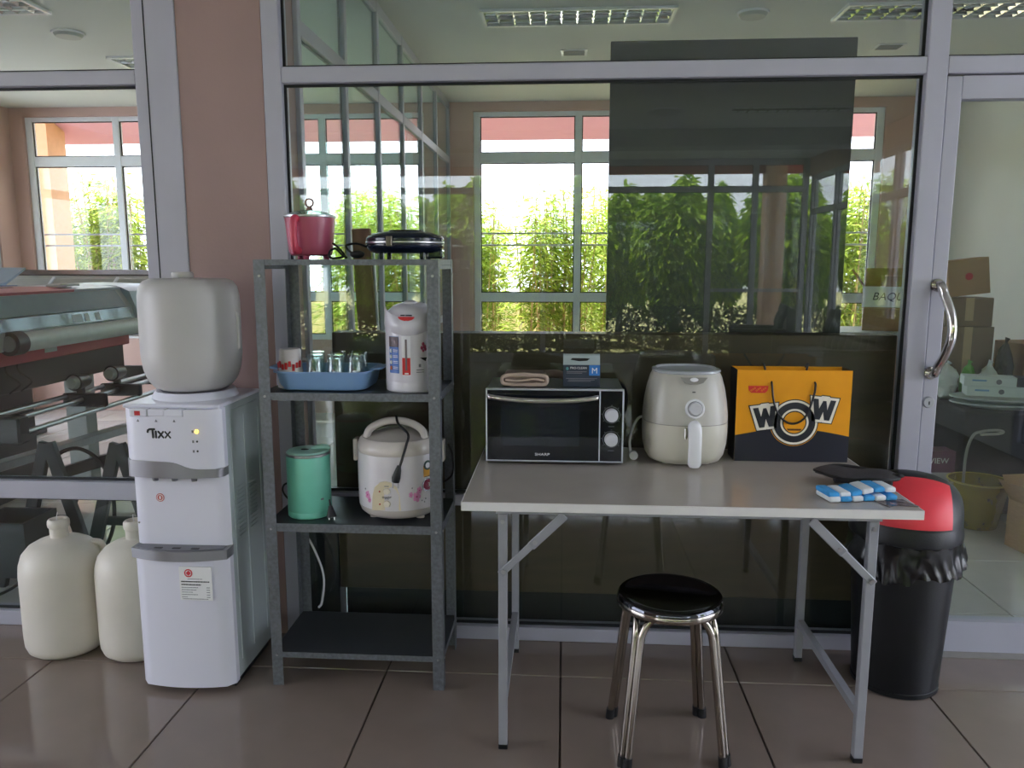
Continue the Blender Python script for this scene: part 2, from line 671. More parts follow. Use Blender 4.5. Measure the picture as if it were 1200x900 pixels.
def glass_door(name, label, x0, x1, hx):
    o = struct(MB().box(x0, x0 + .052, .012, .068, .004, 2.004, .004, 1).box(x1 - .052, x1, .012, .068, .004, 2.004, .004, 1)
               .box(x0 + .052, x1 - .052, .014, .066, 1.932, 2.004).box(x0 + .052, x1 - .052, .014, .066, .004, .119).build(name, M_alu, smooth=False), label, 'door')
    MB().box(x0 + .044, x1 - .044, .036, .044, .112, 1.938).build('glass_pane', M_glass, o, smooth=False)
    h = MB()
    z0, z1 = 1.025, 1.325
    pts = [(hx, .012, z1), (hx, -.02, z1)]
    pts += [(hx, -.02 - .055 * math.sin(PI * t), z1 - (z1 - z0) * (0.04 + .92 * t)) for t in [0.06 + .88 * i / 14 for i in range(15)]]
    pts += [(hx, -.02, z0), (hx, .012, z0)]
    pts = [(p[0] + .022 * math.sin(PI * max(0, min(1, (z1 - p[2]) / (z1 - z0)))), p[1], p[2]) for p in pts]
    h.tube(bez(pts, 60), .0145, 14)
    h.cyl((hx, .0115, z1), (hx, .004, z1), .022)
    h.cyl((hx, .0115, z0), (hx, .004, z0), .022)
    h.build('handle', M_chrome, o)
    k = MB().lathe([(0, 0), (.0205, 0), (.0205, .003), (.017, .0075), (.0, .0075)], 24, M=Matrix.Translation((hx + .002, .0119, .922)) @ Matrix.Rotation(R(90), 4, 'X'))
    ko = k.build('lock_cylinder', M_alu_grey, o)
    MB().box(hx + .000, hx + .004, .0034, .0046, .914, .926).build('keyhole', M_black, ko, smooth=False)
    return o


glass_door('door_1', 'white aluminium framed glass door beside the dustbin with curved chrome handle', 1.242, 2.215, 1.262)
glass_door('door_2', 'second aluminium framed glass door leaf right of the first', 2.222, 3.195, 3.170)
struct(MB().box(1.24, 3.2, -.03, .09, 0.0005, .0035).build('trim_1', mat('grey_stone_sill', (150, 146, 138), .5), smooth=False), 'flat grey threshold strip under the glass doors', 'threshold')

# ---- peach column and solid walls
struct(MB().box(-1.340, -1.042, 0.004, 0.34, 0, CEIL).build('wall_column', mat('dusty_pink_plaster', (158, 132, 128), 0.6, 0, 0.05, 3, 0.15, 90), smooth=False), 'peach painted column behind the water dispenser', 'column')

# side glass partition running back from the column
ys = [0.37 + 0.671 * k for k in range(7)]
ys[-1] = 4.42
grid_glaze('window_3', 'teal tinted glass partition running back from the column', 'glass partition', 'x', -1.06, ys, 0.04,
           [(0.0, 0.06), (0.9, 0.95), (2.27, 2.33), (2.74, CEIL)], (0.0, 0.034), M_glass_teal, M_alu)

# back wall with its windows
ZB, ZT = 0.69, 2.72
op = [(-4.97, -3.25), (-3.02, -1.36), (-0.82, 2.73)]
wb = MB()
wb.box(ROOM_X0, ROOM_X1, BACK_Y, BACK_Y + .14, -.1, ZB)
wb.box(ROOM_X0, ROOM_X1, BACK_Y, BACK_Y + .14, ZT, CEIL)
e = [ROOM_X0] + [v for o in op for v in o] + [ROOM_X1]
for i in range(0, len(e), 2):
    wb.box(e[i], e[i + 1], BACK_Y, BACK_Y + .14, ZB, ZT)
struct(wb.build('wall_back', M_peach, smooth=False), 'peach far wall with windows onto the bamboo', 'wall')
ZR = [(ZB, ZB + .05), (1.05, 1.13), (2.28, 2.37), (2.68, ZT)]
wlab = ['far window behind the printers in the left room', 'far window seen through the teal glass partition', 'wide far window behind the glass panel in the centre']
for n, (o, k) in enumerate(zip(op, (2, 2, 4))):
    xs = [o[0] + .03 + (o[1] - o[0] - .06) * i / k for i in range(k + 1)]
    if n == 2:
        xs = [-.79, .112, .98, 1.85, 2.70]
    wo = grid_glaze('window_%d' % (5 + n), wlab[n], 'window', 'y', BACK_Y + .03, xs, .06, ZR, (0.0, .06), M_glass_win, mat('glare_white_window_frame', (236, 240, 244), .4, 0, .02))  # frame colour paled to paint in the backlit glare
    for z in (1.665, 1.560):
        MB().cyl((o[0] + .02, BACK_Y + .11, z), (o[1] - .02, BACK_Y + .11, z), .008, seg=8).build('security_bar', M_alu, wo)

# left and right walls
grid_glaze('window_11', 'unseen glazing added to light the front room from the left', 'window', 'x', ROOM_X0 - .09, [-3.66, -2.6, -1.5, -.44], .07, [(-.1, .10), (2.05, 2.12), (2.56, 2.62)], (0.0, .08), M_glass_win)  # out of view, added to brighten the objects in front of the glass
grid_glaze('window_12', 'glazed right side wall of the front room', 'window', 'x', ROOM_X1 + .01, [-3.06, -1.7, -.34], .07, [(-.1, .10), (2.05, 2.12), (2.56, 2.62)], (0.0, .08), M_glass_win)
wlft = MB().box(ROOM_X0 - .14, ROOM_X0, NEAR_Y, -3.7, -.1, CEIL).box(ROOM_X0 - .14, ROOM_X0, -.4, 2.34, -.1, CEIL).box(ROOM_X0 - .14, ROOM_X0, -3.7, -.4, 2.62, CEIL)
wlft.box(ROOM_X0 - .14, ROOM_X0, 4.2, BACK_Y + .14, -.1, CEIL).box(ROOM_X0 - .14, ROOM_X0, 2.34, 4.2, 2.50, CEIL)
struct(wlft.build('wall_left', M_peach, smooth=False), 'peach side wall at the far left', 'wall')
grid_glaze('window_10', 'glazed side wall of the left room beside the printers', 'window', 'x', ROOM_X0 - .09, [2.38, 3.27, 4.16], .07, [(-.1, .10), (2.05, 2.12), (2.44, 2.50)], (0.0, .08), M_glass_win)
struct(MB().box(ROOM_X1, ROOM_X1 + .14, -4.85, -3.1, -.1, CEIL).box(ROOM_X1, ROOM_X1 + .14, -.3, BACK_Y + .14, -.1, CEIL).box(ROOM_X1, ROOM_X1 + .14, -3.1, -.3, 2.62, CEIL).build('wall_right', M_white_wall, smooth=False), 'white side wall behind the heap of boxes', 'wall')
# front room, behind the viewer: glazed garden front and glazed side wall (both mirrored in the partition glass)
grid_glaze('window_8', 'full height garden glazing of the front room mirrored in the glass', 'window', 'y', NEAR_Y - .08,
           [-5.06, -2.60, -.30, 1.99, 2.59, 3.26], .07, [(-.05, .12), (2.36, 2.43), (2.72, CEIL)], (0.0, .08), M_glass_win, M_alu_grey)
struct(MB().box(2.03, 3.23, NEAR_Y - .07, NEAR_Y - .01, 1.0, 1.045).build('trim_2', M_alu_grey, smooth=False), 'middle rail of the front room glazing', 'rail')
grid_glaze('window_9', 'glazed side wall of the front room behind the sofa', 'window', 'x', ROOM_X1 + .02,
           [-8.36, -7.40, -6.44, -5.6, -4.9], .07, [(-.05, .35), (2.05, 2.12), (2.50, 2.56)], (0.0, .08), M_glass_win, M_alu_grey)
struct(MB().box(ROOM_X1, ROOM_X1 + .14, NEAR_Y - .08, -4.85, 2.56, CEIL).build('wall_lintel', M_peach, smooth=False), 'peach lintel above the glazed side wall of the front room', 'wall')
struct(MB().box(ROOM_X0, ROOM_X1, -6.25, -5.9, 2.62, CEIL).build('ceiling_beam', mat('dim_grey_beam_paint', (150, 150, 146), .8), smooth=False), 'shallow grey beam across the front room ceiling', 'beam')

# ---- ceiling fittings
M_reflector = mat('silver_lamp_reflector', (200, 205, 206), .12, 1.0, .05)
M_tube = mat('fluorescent_tube', (236, 240, 240), .35, 0, .02)


def louvre_light(label, x, y, w=1.10, d=.30, group='recessed louvre lights'):
    t = thing('ceiling_light', label, 'ceiling light', (x, y, CEIL), 0, group)
    fr = MB()
    for (a, b, c, e_) in ((-w / 2, w / 2, -d / 2, -d / 2 + .02), (-w / 2, w / 2, d / 2 - .02, d / 2), (-w / 2, -w / 2 + .02, -d / 2 + .02, d / 2 - .02), (w / 2 - .02, w / 2, -d / 2 + .02, d / 2 - .02)):
        fr.box(a, b, c, e_, -.016, -.0005)
    fr.build('frame', M_white_pl, t, smooth=False)
    MB().box(-w / 2 + .02, w / 2 - .02, -d / 2 + .02, d / 2 - .02, -.0030, -.0008).build('reflector', M_reflector, t, smooth=False)
    for s in (-1, 1):
        MB().cyl((-w / 2 + .03, s * d / 4, -.0085), (w / 2 - .03, s * d / 4, -.0085), .005, seg=12).build('fluorescent_tube', M_tube, t)
    for i in range(1, 12):
        xx = -w / 2 + w * i / 12
        MB().prism([(xx - .016, -.0036), (xx + .016, -.0036), (xx, -.0145)], -d / 2 + .021, d / 2 - .021, 'xz').build('louvre', M_reflector, t, smooth=False)
    MB().prism([(-.014, -.0036), (.014, -.0036), (0, -.0150)], -w / 2 + .021, w / 2 - .021, 'yz').build('louvre', M_reflector, t, smooth=False)
    return t


louvre_light('recessed louvre light above the centre of the back room', 0.06, 2.03)
louvre_light('recessed louvre light right of the round ceiling speaker', 2.08, 2.05)
louvre_light('recessed louvre light at the upper left corner of the photo', -3.45, 1.62)
louvre_light('recessed louvre light near the left column top, farther back', -2.60, 2.88)
louvre_light('louvre light of the front room mirrored in the dark panel', 2.05, -4.85, 1.1, .3)


def round_fit(label, x, y, r):
    t = thing('ceiling_speaker', label, 'speaker', (x, y, CEIL), 0, 'round ceiling fittings')
    MB().lathe([(0, -.03), (r * .8, -.028), (r * .93, -.012), (r, 0)], 32).build('grille', mat('pale_grey_grille', (176, 178, 172), .6, 0, .05, 120, .5, 300), t)
    MB().ring(r * .94, r * 1.06, -.012, -.0005, 32, 'xy').build('rim', M_white_pl, t)


round_fit('round grey ceiling speaker above the dark panel', 1.05, 2.04, .085)
round_fit('round grey ceiling speaker in the left room', -3.06, 2.17, .09)
round_fit('round ceiling lamp of the front room mirrored in the panel', .92, -4.9, .17)
for (lab, x, y) in (('small square ceiling vent left of the dark panel', .05, 2.83), ('small square ceiling vent right of the dark panel', 2.10, 2.82)):
    t = thing('ceiling_vent', lab, 'vent', (x, y, CEIL), 0, 'small ceiling vents')
    MB().box(-.09, .09, -.07, .07, -.006, -.0005, .002, 1).build('frame', M_white_pl, t, smooth=False)
    for i in range(5):
        yy = -.045 + i * .0225
        MB().box(-.07, .07, yy - .005, yy + .005, -.011, -.0065).build('slat', mat('vent_grey', (120, 122, 122), .5), t, smooth=False)

# ================================================================== OUTSIDE
M_lawn = mat('sunny_grass', (176, 172, 110), .9, 0, .3, 6, .6, 30)
M_pave = mat('pale_concrete_paving', (176, 178, 182), .85, 0, .06, 3, .1, 40)  # paving added in place of grass to keep bounced light neutral
struct(MB().box(-30, 30, -9.9, NEAR_Y - .08, -.3, -.11).build('ground_paving', M_pave, smooth=False), 'pale concrete apron added outside the front room glazing for neutral bounce light', 'paving')
struct(MB().box(-30, 30, -40, -9.9, -.3, -.12).build('ground_lawn', M_lawn, smooth=False), 'sunny lawn outside the front room windows', 'lawn')
struct(MB().box(-30, 30, BACK_Y + .14, 30, -.3, -.12).build('ground_garden', mat('dry_garden_soil', (186, 172, 146), .95, 0, .2, 5), smooth=False), 'dry garden soil outside the far windows', 'ground')
for lab, x in (('peach outside pillar left of the far left window', -5.36),):
    struct(MB().box(x - .2, x + .15, 5.15, 5.45, -.12, CEIL + .114).build('column_outside', mat('warm_peach_render', (226, 178, 140), .8), smooth=False), lab, 'column')  # one even warm peach base colour
struct(MB().box(2.96, 3.24, -9.6, -9.3, -.12, CEIL + .125).build('column_porch', mat('warm_peach_render', (226, 178, 140), .8), smooth=False), 'peach porch pillar outside the front room glazing', 'column')

# low garden wall behind the bamboo canes
struct(MB().box(-16, 16, 8.5, 8.7, -.12, .85).build('wall_garden', mat('cream_garden_wall', (236, 214, 160), .9), smooth=False), 'low cream garden wall behind the bamboo canes', 'wall')


def leaf_cloud(n, fn, L, W, droop, rng):
    """n folded leaf blades; fn() gives a position and an outward direction"""
    V, F = [], []
    for i in range(n):
        p, d = fn()
        d = Vector(d) + Vector((rng.uniform(-.7, .7), rng.uniform(-.7, .7), rng.uniform(-.5, .5) - droop))
        d.normalize()
        s = d.cross(Vector((rng.uniform(-.4, .4), rng.uniform(-.4, .4), 1)))
        if s.length < .05:
            s = Vector((1, 0, 0))
        s.normalize()
        up = s.cross(d)
        l = L * rng.uniform(.6, 1.25)
        w = W * rng.uniform(.7, 1.2)
        p = Vector(p)
        b = len(V)
        V += [tuple(p), tuple(p + d * l * .45 + s * w + up * w * .35), tuple(p + d * l - Vector((0, 0, l * .25 * droop))), tuple(p + d * l * .45 - s * w + up * w * .35)]
        F += [(b, b + 1, b + 2), (b, b + 2, b + 3)]
    return V, F


M_bam_leaf = leaf_mat('bamboo_leaves', (104, 128, 44), (190, 206, 96), .5)
M_bam_cane = mat('bamboo_cane', (176, 152, 96), .6, 0, .25, 30, stretch=(1, 1, .2))
rng = random.Random(3)


def make_bamboo(seed):
    rng = random.Random(seed)
    t = thing('bamboo_clump', 'x', 'bamboo', (0, 0, -.12), 0, 'bamboo clumps outside the far windows')
    tops = []
    for k in range(26):
        x, y = rng.uniform(-.40, .40), rng.uniform(-.28, .28)
        h = rng.uniform(1.95, 2.5)
        lx, ly = rng.uniform(-.18, .18), rng.uniform(-.15, .15)
        pts = [(x + lx * (i / 6) ** 1.6, y + ly * (i / 6) ** 1.6, h * i / 6) for i in range(7)]
        MB().tube(pts, [rng.uniform(.011, .018) * (1 - .09 * i) for i in range(7)], 6).build('cane', M_bam_cane, t)
        tops.append(pts)

    def fn():
        p = rng.choice(tops)
        i = rng.choice((1, 2, 3, 3, 4, 4, 5, 5, 5, 6, 6))
        a, b = Vector(p[i - 1]), Vector(p[i])
        q = a.lerp(b, rng.random())
        an = rng.uniform(0, 2 * PI)
        rr = rng.uniform(.02, .2)
        return q + Vector((math.cos(an) * rr, math.sin(an) * rr, rng.uniform(-.05, .1))), (math.cos(an), math.sin(an), .25)
    V, F = leaf_cloud(5200, fn, .15, .013, .5, rng)
    f = data_obj('foliage', V, F, M_bam_leaf, t)
    f['kind'] = 'stuff'
    return t


ORD = ['first', 'second', 'third', 'fourth', 'fifth', 'sixth', 'seventh', 'eighth', 'ninth', 'tenth', 'eleventh', 'twelfth', 'thirteenth', 'fourteenth', 'fifteenth', 'sixteenth', 'seventeenth']
protos = [make_bamboo(11), make_bamboo(12), make_bamboo(13)]
k = 0
for i in range(17):
    x = -8.9 + i * .86
    o = protos[i] if i < 3 else copy_tree(protos[i % 3])
    o.location = (x + rng.uniform(-.12, .12), (6.30, 7.60)[i % 2] + rng.uniform(-.06, .06), -.12)
    o.rotation_euler = (0, 0, rng.uniform(0, 6.28))
    s = rng.uniform(.88, 1.08)
    o.scale = (s, s, s)
    o['label'] = 'bamboo clump outside the far windows, %s from the left' % ORD[i]

# garden trees of the front side, mirrored in the dark panel
M_tree_leaf = leaf_mat('garden_tree_leaves', (76, 120, 34), (184, 212, 74), .5)
M_bark = mat('grey_brown_bark', (92, 78, 62), .9, 0, .25, 20, .5, 40)


def make_tree(seed, n=8500):
    rng = random.Random(seed)
    t = thing('garden_tree', 'x', 'tree', (0, 0, -.12), 0, 'garden trees outside the front room')
    MB().tube(bez([(0, 0, 0), (.05, .02, .6), (-.03, .05, 1.3), (.06, 0, 2.2)], 16), [.075 - .003 * i for i in range(16)] , 8).build('trunk', M_bark, t)
    for a in range(5):
        an = a * 1.25 + rng.random()
        MB().tube(bez([(0, .02, .9 + .15 * a), (.35 * math.cos(an), .3 * math.sin(an), 1.35 + .15 * a), (.8 * math.cos(an), .6 * math.sin(an), 1.7 + .18 * a)], 8), [.03, .027, .024, .02, .017, .014, .011, .009, .008], 6).build('branch', M_bark, t)

    def fn():
        while True:
            u = Vector((rng.uniform(-1, 1), rng.uniform(-1, 1), rng.uniform(-1, 1)))
            if .35 < u.length < 1:
                break
        q = Vector((u.x * .70, u.y * .70, 1.78 + u.z * 1.18 + .18 * math.sin(u.x * 7)))
        return q, (u.x, u.y, u.z * .4)
    V, F = leaf_cloud(n, fn, .17, .042, .6, rng)
    f = data_obj('foliage', V, F, M_tree_leaf, t)
    f['kind'] = 'stuff'
    return t


tp = [make_tree(21), make_tree(22)]
for i, x in enumerate((-5.2, -3.4, -1.6, .15, 1.95, 3.75, 5.5, -2.5, -.7, 1.05, 2.85, 4.65)):
    o = tp[i] if i < 2 else copy_tree(tp[i % 2])
    o.location = (x + rng.uniform(-.06, .06), (-11.6 if i < 7 else -13.5) + rng.uniform(-.06, .06), -.12)
    o.rotation_euler = (0, 0, 0 if i < 2 else rng.uniform(-.5, .5))
    o['label'] = 'leafy garden tree of the %s row outside the front glazing, %s from the sofa side' % (('front', ORD[6 - i]) if i < 7 else ('back', ORD[11 - i]))
M_hedge = leaf_mat('low_hedge_leaves', (22, 38, 16), (58, 78, 32), .2)


def make_hedge(seed):
    rng = random.Random(seed)
    t = thing('low_hedge', 'x', 'hedge', (0, 0, -.12), 0, 'low hedge plants outside the front room')

    def fn():
        u = (rng.uniform(-.72, .72), rng.uniform(-.3, .3), rng.uniform(.05, .80))
        return u, (u[0] * .3, u[1] * 2, .4)
    V, F = leaf_cloud(2600, fn, .10, .026, .3, rng)
    f = data_obj('foliage', V, F, M_hedge, t)
    f['kind'] = 'stuff'
    for k in range(6):
        MB().tube([(-.6 + .24 * k, 0, 0), (-.6 + .24 * k + rng.uniform(-.1, .1), rng.uniform(-.1, .1), .5)], [.012, .006], 6).build('stem', M_bark, t)
    return t


hp = make_hedge(31)
for i in range(7):
    o = hp if i == 0 else copy_tree(hp)
    o.location = (-4.6 + 1.55 * i, -10.35, -.12)
    o.rotation_euler = (0, 0, PI * (i % 2))
    o['label'] = 'low dark hedge plant under the garden trees, %s from the sofa side' % ORD[6 - i]
# side garden trees right of the front room
for i, (x, y) in enumerate(((6.2, -8.3), (6.0, -6.4), (7.8, -4.6))):
    o = copy_tree(tp[i % 2])
    o.location = (x, y, -.12)
    o.rotation_euler = (0, 0, R(90))
    o['label'] = 'leafy tree outside the glazed side wall, %s from the corner' % ORD[i]
    o['group'] = 'trees beside the front room'
struct(MB().box(-30, ROOM_X0 - .15, NEAR_Y - .079, BACK_Y + .139, -.3, -.13).build('ground_yard', M_pave, smooth=False), 'pale concrete yard added beside the left glazing for neutral bounce light', 'paving')
struct(MB().box(3.45, 30, NEAR_Y - .079, BACK_Y + .139, -.3, -.13).build('ground_side', M_pave, smooth=False), 'pale concrete yard added beside the glazed side wall for neutral bounce light', 'paving')

# ================================================================== BOARDS BEHIND THE GLASS
M_panel_dk = mat('dark_grey_melamine', (58, 58, 56), .45, 0, .05, 4)
M_board_br = mat('dark_brown_plywood', (74, 62, 42), .5, 0, .16, 5, stretch=(1, 1, 6))
M_plinth = mat('black_green_plinth', (22, 28, 27), .5)
t = thing('tall_panel', 'tall dark grey panel standing upright behind the centre glass', 'panel', (.59, .235, 0))
MB().box(-.432, .432, -.012, .012, 0, 2.185, .002, 1).build('sheet', M_panel_dk, t, smooth=False)
for s in (-1, 1):
    MB().box(s * .36 - .03, s * .36 + .03, .0125, .30, 0, .05).build('foot', M_plinth, t, smooth=False)
t = thing('low_counter', 'low brown counter back behind the glass, as long as the table', 'counter', (.16, .16, 0))
MB().box(-1.02, 1.02, -.06, .04, .15, 1.145, .002, 1).build('back_board', M_board_br, t, smooth=False)
MB().box(-1.0, 1.0, -.04, .03, 0, .15).build('plinth', M_plinth, t, smooth=False)
MB().box(-1.15, -1.022, -.058, .03, 0, .53).build('dark_reflection_panel', M_plinth, t, smooth=False)  # dark sheet added to imitate the dark floor reflection seen here
t = thing('wooden_plank', 'narrow brown wooden plank standing upright behind the rack', 'plank', (-.735, .30, 0))
MB().box(-.036, .036, -.012, .012, 0, 1.53, .003, 1, M=Matrix.Rotation(R(-2.0), 4, 'Y') @ Matrix.Translation((0, 0, .002))).build('timber', mat('weathered_brown_wood', (122, 98, 74), .8, 0, .2, 8, stretch=(4, 4, .4)), t, smooth=False)
MB().box(.040, .046, -.010, .010, 0, 1.50, M=Matrix.Rotation(R(-2.0), 4, 'Y') @ Matrix.Translation((0, 0, .002))).build('edge_strip', M_alu, t, smooth=False)

# ================================================================== WATER DISPENSER
M_disp = mat('lavender_white_plastic', (226, 226, 238), .28, 0, .01, 5)
M_disp_side = mat('pale_grey_painted_steel', (186, 196, 198), .25, 0, .03, 5)
M_silver = mat('silver_painted_plastic', (150, 150, 154), .3, .5, .04)
M_silver_dk = mat('dark_silver_plastic', (116, 116, 122), .35, .4, .04)
D = thing('water_dispenser', 'white floor-standing water dispenser in front of the peach column', 'water dispenser', (-1.228, -.27, 0))
HW = .157


def bow(x, d=.022):
    return -d * (1 - (x / HW) ** 2)


def bowed_front(z0, z1, yf, d, depth, bev=0.02, n=14):
    """plan polygon with a gently bowed front, extruded in z"""
    poly = []
    for i in range(n + 1):
        x = -HW + 2 * HW * i / n
        s = min(1, (HW - abs(x)) / bev) if bev else 1
        poly.append((x, yf + bow(x, d) + (1 - math.sqrt(max(0, 1 - (1 - s) ** 2))) * bev))
    poly += [(HW, yf + depth), (-HW, yf + depth)]
    return poly


cab = MB().box(-HW + .002, HW - .002, -.105, .19, .022, .955, .006, 2)
cab.build('cabinet', M_disp_side, D, smooth=False)
MB().box(-HW + .012, HW - .012, -.11, .18, 0, .022).build('base', M_black, D, smooth=False)
low = MB().prism(bowed_front(.022, .462, -.150, .022, .0445), .022, .458, 'xy')
low.build('lower_door', M_disp, D)
rec = MB().prism(bowed_front(0, 0, -.118, .006, .0125, .012), .49, .735, 'xy')
rec.build('recess_panel', M_disp, D)
head = MB().prism(bowed_front(0, 0, -.150, .024, .0445), .735, .948, 'xy')
ho = head.build('head', M_disp, D)
# silver band, thick on the left and tapering after a wave
bm_pts = []
n = 30
band = bmesh.new()
top, bot, topb, botb = [], [], [], []
for i in range(n + 1):
    x = -HW - .001 + 2 * (HW + .001) * i / n
    u = i / n
    s = min(1, (HW + .0011 - abs(x)) / .02)
    y = -.152 + bow(x, .024) + (1 - math.sqrt(max(0, 1 - (1 - s) ** 2))) * .02
    f = 1 / (1 + math.exp((u - .62) * 22))
    zt = .752 + .026 * f + .006
    top.append(band.verts.new((x, y - .001, zt)))
    bot.append(band.verts.new((x, y - .001, .730)))
    topb.append(band.verts.new((x, -.1055, zt)))
    botb.append(band.verts.new((x, -.1055, .730)))
for i in range(n):
    band.faces.new((top[i], top[i + 1], bot[i + 1], bot[i]))
    band.faces.new((bot[i], bot[i + 1], botb[i + 1], botb[i]))
    band.faces.new((top[i], topb[i], topb[i + 1], top[i + 1]))
    band.faces.new((topb[i], botb[i], botb[i + 1], topb[i + 1]))
band.faces.new((top[0], bot[0], botb[0], topb[0]))
band.faces.new((top[n], topb[n], botb[n], bot[n]))
mb = MB()
mb._merge(band)
mb.build('silver_band', M_silver, D)
# key recess with three keys
MB().box(-.122, .052, -.1722, -.1225, .926, .9485, .002, 1).build('key_bezel', mat('cool_grey_plastic', (170, 172, 182), .4), D, smooth=False)  # bezel in one even grey, darker than the keys
for i, x in enumerate((-.093, -.035, .023)):
    ko = MB().box(x - .026, x + .026, -.1755, -.150, .9275, .9505, .003, 2).build('push_key', M_disp, D, smooth=False)
    if i == 0:
        MB().box(x - .010, x + .008, -.1764, -.1750, .931, .945).build('red_mark', M_red, ko, smooth=False)
    MB().prism([(x - .004, .911), (x + .004, .911), (x, .919)], -.1768, -.1752, 'xz').build('key_symbol', M_grey_ink, D, smooth=False)
# top plate with collar
MB().box(-HW, HW, -.150, .19, .948, .962, .006, 2).build('top_plate', M_disp, D, smooth=False)
MB().lathe([(0, .975), (.10, .975), (.106, .984), (.124, .985), (.130, .978), (.136, .962), (0, .962)], 40, c=(.0, .03, 0)).build('bottle_collar', M_disp, D)
# indicator lights
for i, (z, m) in enumerate(((.880, mat('amber_indicator', (255, 200, 40), .3, emit=2.5)), (.848, M_black), (.817, M_black))):
    x = .088
    y = -.150 + bow(x, .024)
    MB().ball((x, y, z), (.0055, .003, .0055) if i == 0 else (.0034, .002, .0034), 10).build('indicator', m, D)
    MB().box(x - .017, x - .009, y - .0022, y + .001, z - .004, z + .004).build('indicator_symbol', M_grey_ink, D, smooth=False)
# Tixx lettering, drawn as rounded strokes
lg = MB()
y = -.1762
def stroke(pts, r=.0034):
    lg.tube([(px, 0, pz) for px, pz in pts], r, 8)
    for q in (pts[0], pts[-1]):
        lg.ball((q[0], 0, q[1]), r, 8)
x0, z0, hgt = -.062, .861, .026
stroke([(x0 - .004, z0 + hgt * .66), (x0 - .003, z0 + hgt * .86), (x0 + .003, z0 + hgt), (x0 + .018, z0 + hgt)])
stroke([(x0 + .012, z0 + hgt), (x0 + .0125, z0)])
stroke([(x0 + .0225, z0 + hgt * .72), (x0 + .0225, z0)])
for xx in (x0 + .031, x0 + .053):
    stroke([(xx, z0 + hgt * .70), (xx + .0155, z0)])
    stroke([(xx + .0155, z0 + hgt * .70), (xx, z0)])
lg.xf(Matrix.Translation((0, y + .003, 0)) @ Matrix.Diagonal((1, .35, 1, 1)))
lg.build('brand_lettering', M_ink, D)
# taps
for x in (-.072, -.008, .056):
    tp_ = MB().cyl((x, -.135, .7295), (x, -.135, .712), .011, .009, 14).build('tap', M_silver_dk, D)
    MB().ring(.0045, .0088, .7105, .712, 14, 'xy', (x, -.135)).build('spout_ring', M_white_pl, tp_)
# drip tray
n = 20
poly = [(-HW - .001 + 2 * (HW + .001) * i / n, -.154 - .034 * (1 - (2 * i / n - 1) ** 2)) for i in range(n + 1)] + [(HW + .001, -.10), (-HW - .001, -.10)]
tr = MB().prism(poly, .460, .492, 'xy').build('drip_tray', M_silver, D)
poly2 = [(-HW + .012 + 2 * (HW - .012) * i / n, -.150 - .030 * (1 - (2 * i / n - 1) ** 2)) for i in range(n + 1)] + [(HW - .012, -.122), (-HW + .012, -.122)]
MB().prism(poly2, .4922, .4945, 'xy').build('drip_grid', M_silver_dk, tr)
for x in (-.066, -.006, .056):
    MB().box(x - .013, x + .013, -.162, -.152, .4946, .4958).build('drain_slot', M_black, tr, smooth=False)
# badge and paper label
bd = MB().lathe([(0, -.0008), (.0135, -.0008), (.0135, 0)], 24, M=Matrix.Translation((-.066, -.1242, .652)) @ Matrix.Rotation(R(90), 4, 'X') @ Matrix.Scale(-1, 4, (0, 0, 1))).build('red_badge', M_red, D)
MB().ring(.0085, .0112, -.1260, -.1248, 24, 'xz', (-.066, .652)).build('badge_ring', M_paper, bd)
MB().ball((-.066, -.1252, .652), (.004, .0006, .006), 8).build('badge_symbol', M_paper, bd)
MB().ball((-.1435, -.1215, .566), (.0035, .003, .0035), 8).build('screw', M_chrome, D)
sl = MB().box(.006, .112, -.1752, -.1700, .328, .440).build('rating_label', M_paper, D, smooth=False)
M_lred = mat('label_red', (214, 60, 70), .6)
MB().ring(.010, .0135, -.1762, -.1753, 24, 'xz', (.037, .419)).build('red_emblem', M_lred, sl)
MB().prism([(.037, .4275), (.0455, .419), (.037, .4105), (.0285, .419)], -.1762, -.1753, 'xz').build('red_emblem', M_lred, sl, smooth=False)
rl = random.Random(5)
rows = [(.3995, .034, .082, 1), (.3905, .012, .104, 2), (.3805, .012, .076, 2), (.371, .012, .066, 1), (.363, .012, .060, 1), (.355, .012, .048, 1), (.347, .012, .064, 1), (.339, .012, .030, 1), (.3325, .014, .098, 1)]
for (z, a, b, wt) in rows:
    x = a
    tx = MB()
    while x < b:
        w = rl.uniform(.002, .006)
        tx.box(x, min(b, x + w), -.1762, -.1753, z - .0008 * wt, z + .0009 * wt)
        x += w + .0012
    if z < .375 and z > .337:
        tx.box(.094, .105, -.1762, -.1753, z - .0008, z + .001)
    tx.build('printed_line', M_grey_ink if wt == 1 else M_ink, sl, smooth=False)
# side panel pressings and louvres
for (a, b, c, d_) in ((-.075, -.070, .08, .90), (.030, .035, .08, .90), (.155, .160, .08, .90)):
    MB().box(HW - .0025, HW + .0010, a, b, c, d_, .0008, 1).build('pressed_rib', M_disp_side, D, smooth=False)
MB().box(HW - .0025, HW + .0012, -.06, .15, .925, .930, .0008, 1).build('pressed_rib', M_disp_side, D, smooth=False)
for c0 in (-.050, .050):
    for k in range(13):
        z = .665 - k * .014
        MB().box(0, .0035, 0, .060, 0, .005, .001, 1, M=Matrix.Translation((HW - .0022, c0, z)) @ Matrix.Rotation(R(20), 4, 'Y')).build('vent_louvre', M_disp_side, D, smooth=False)

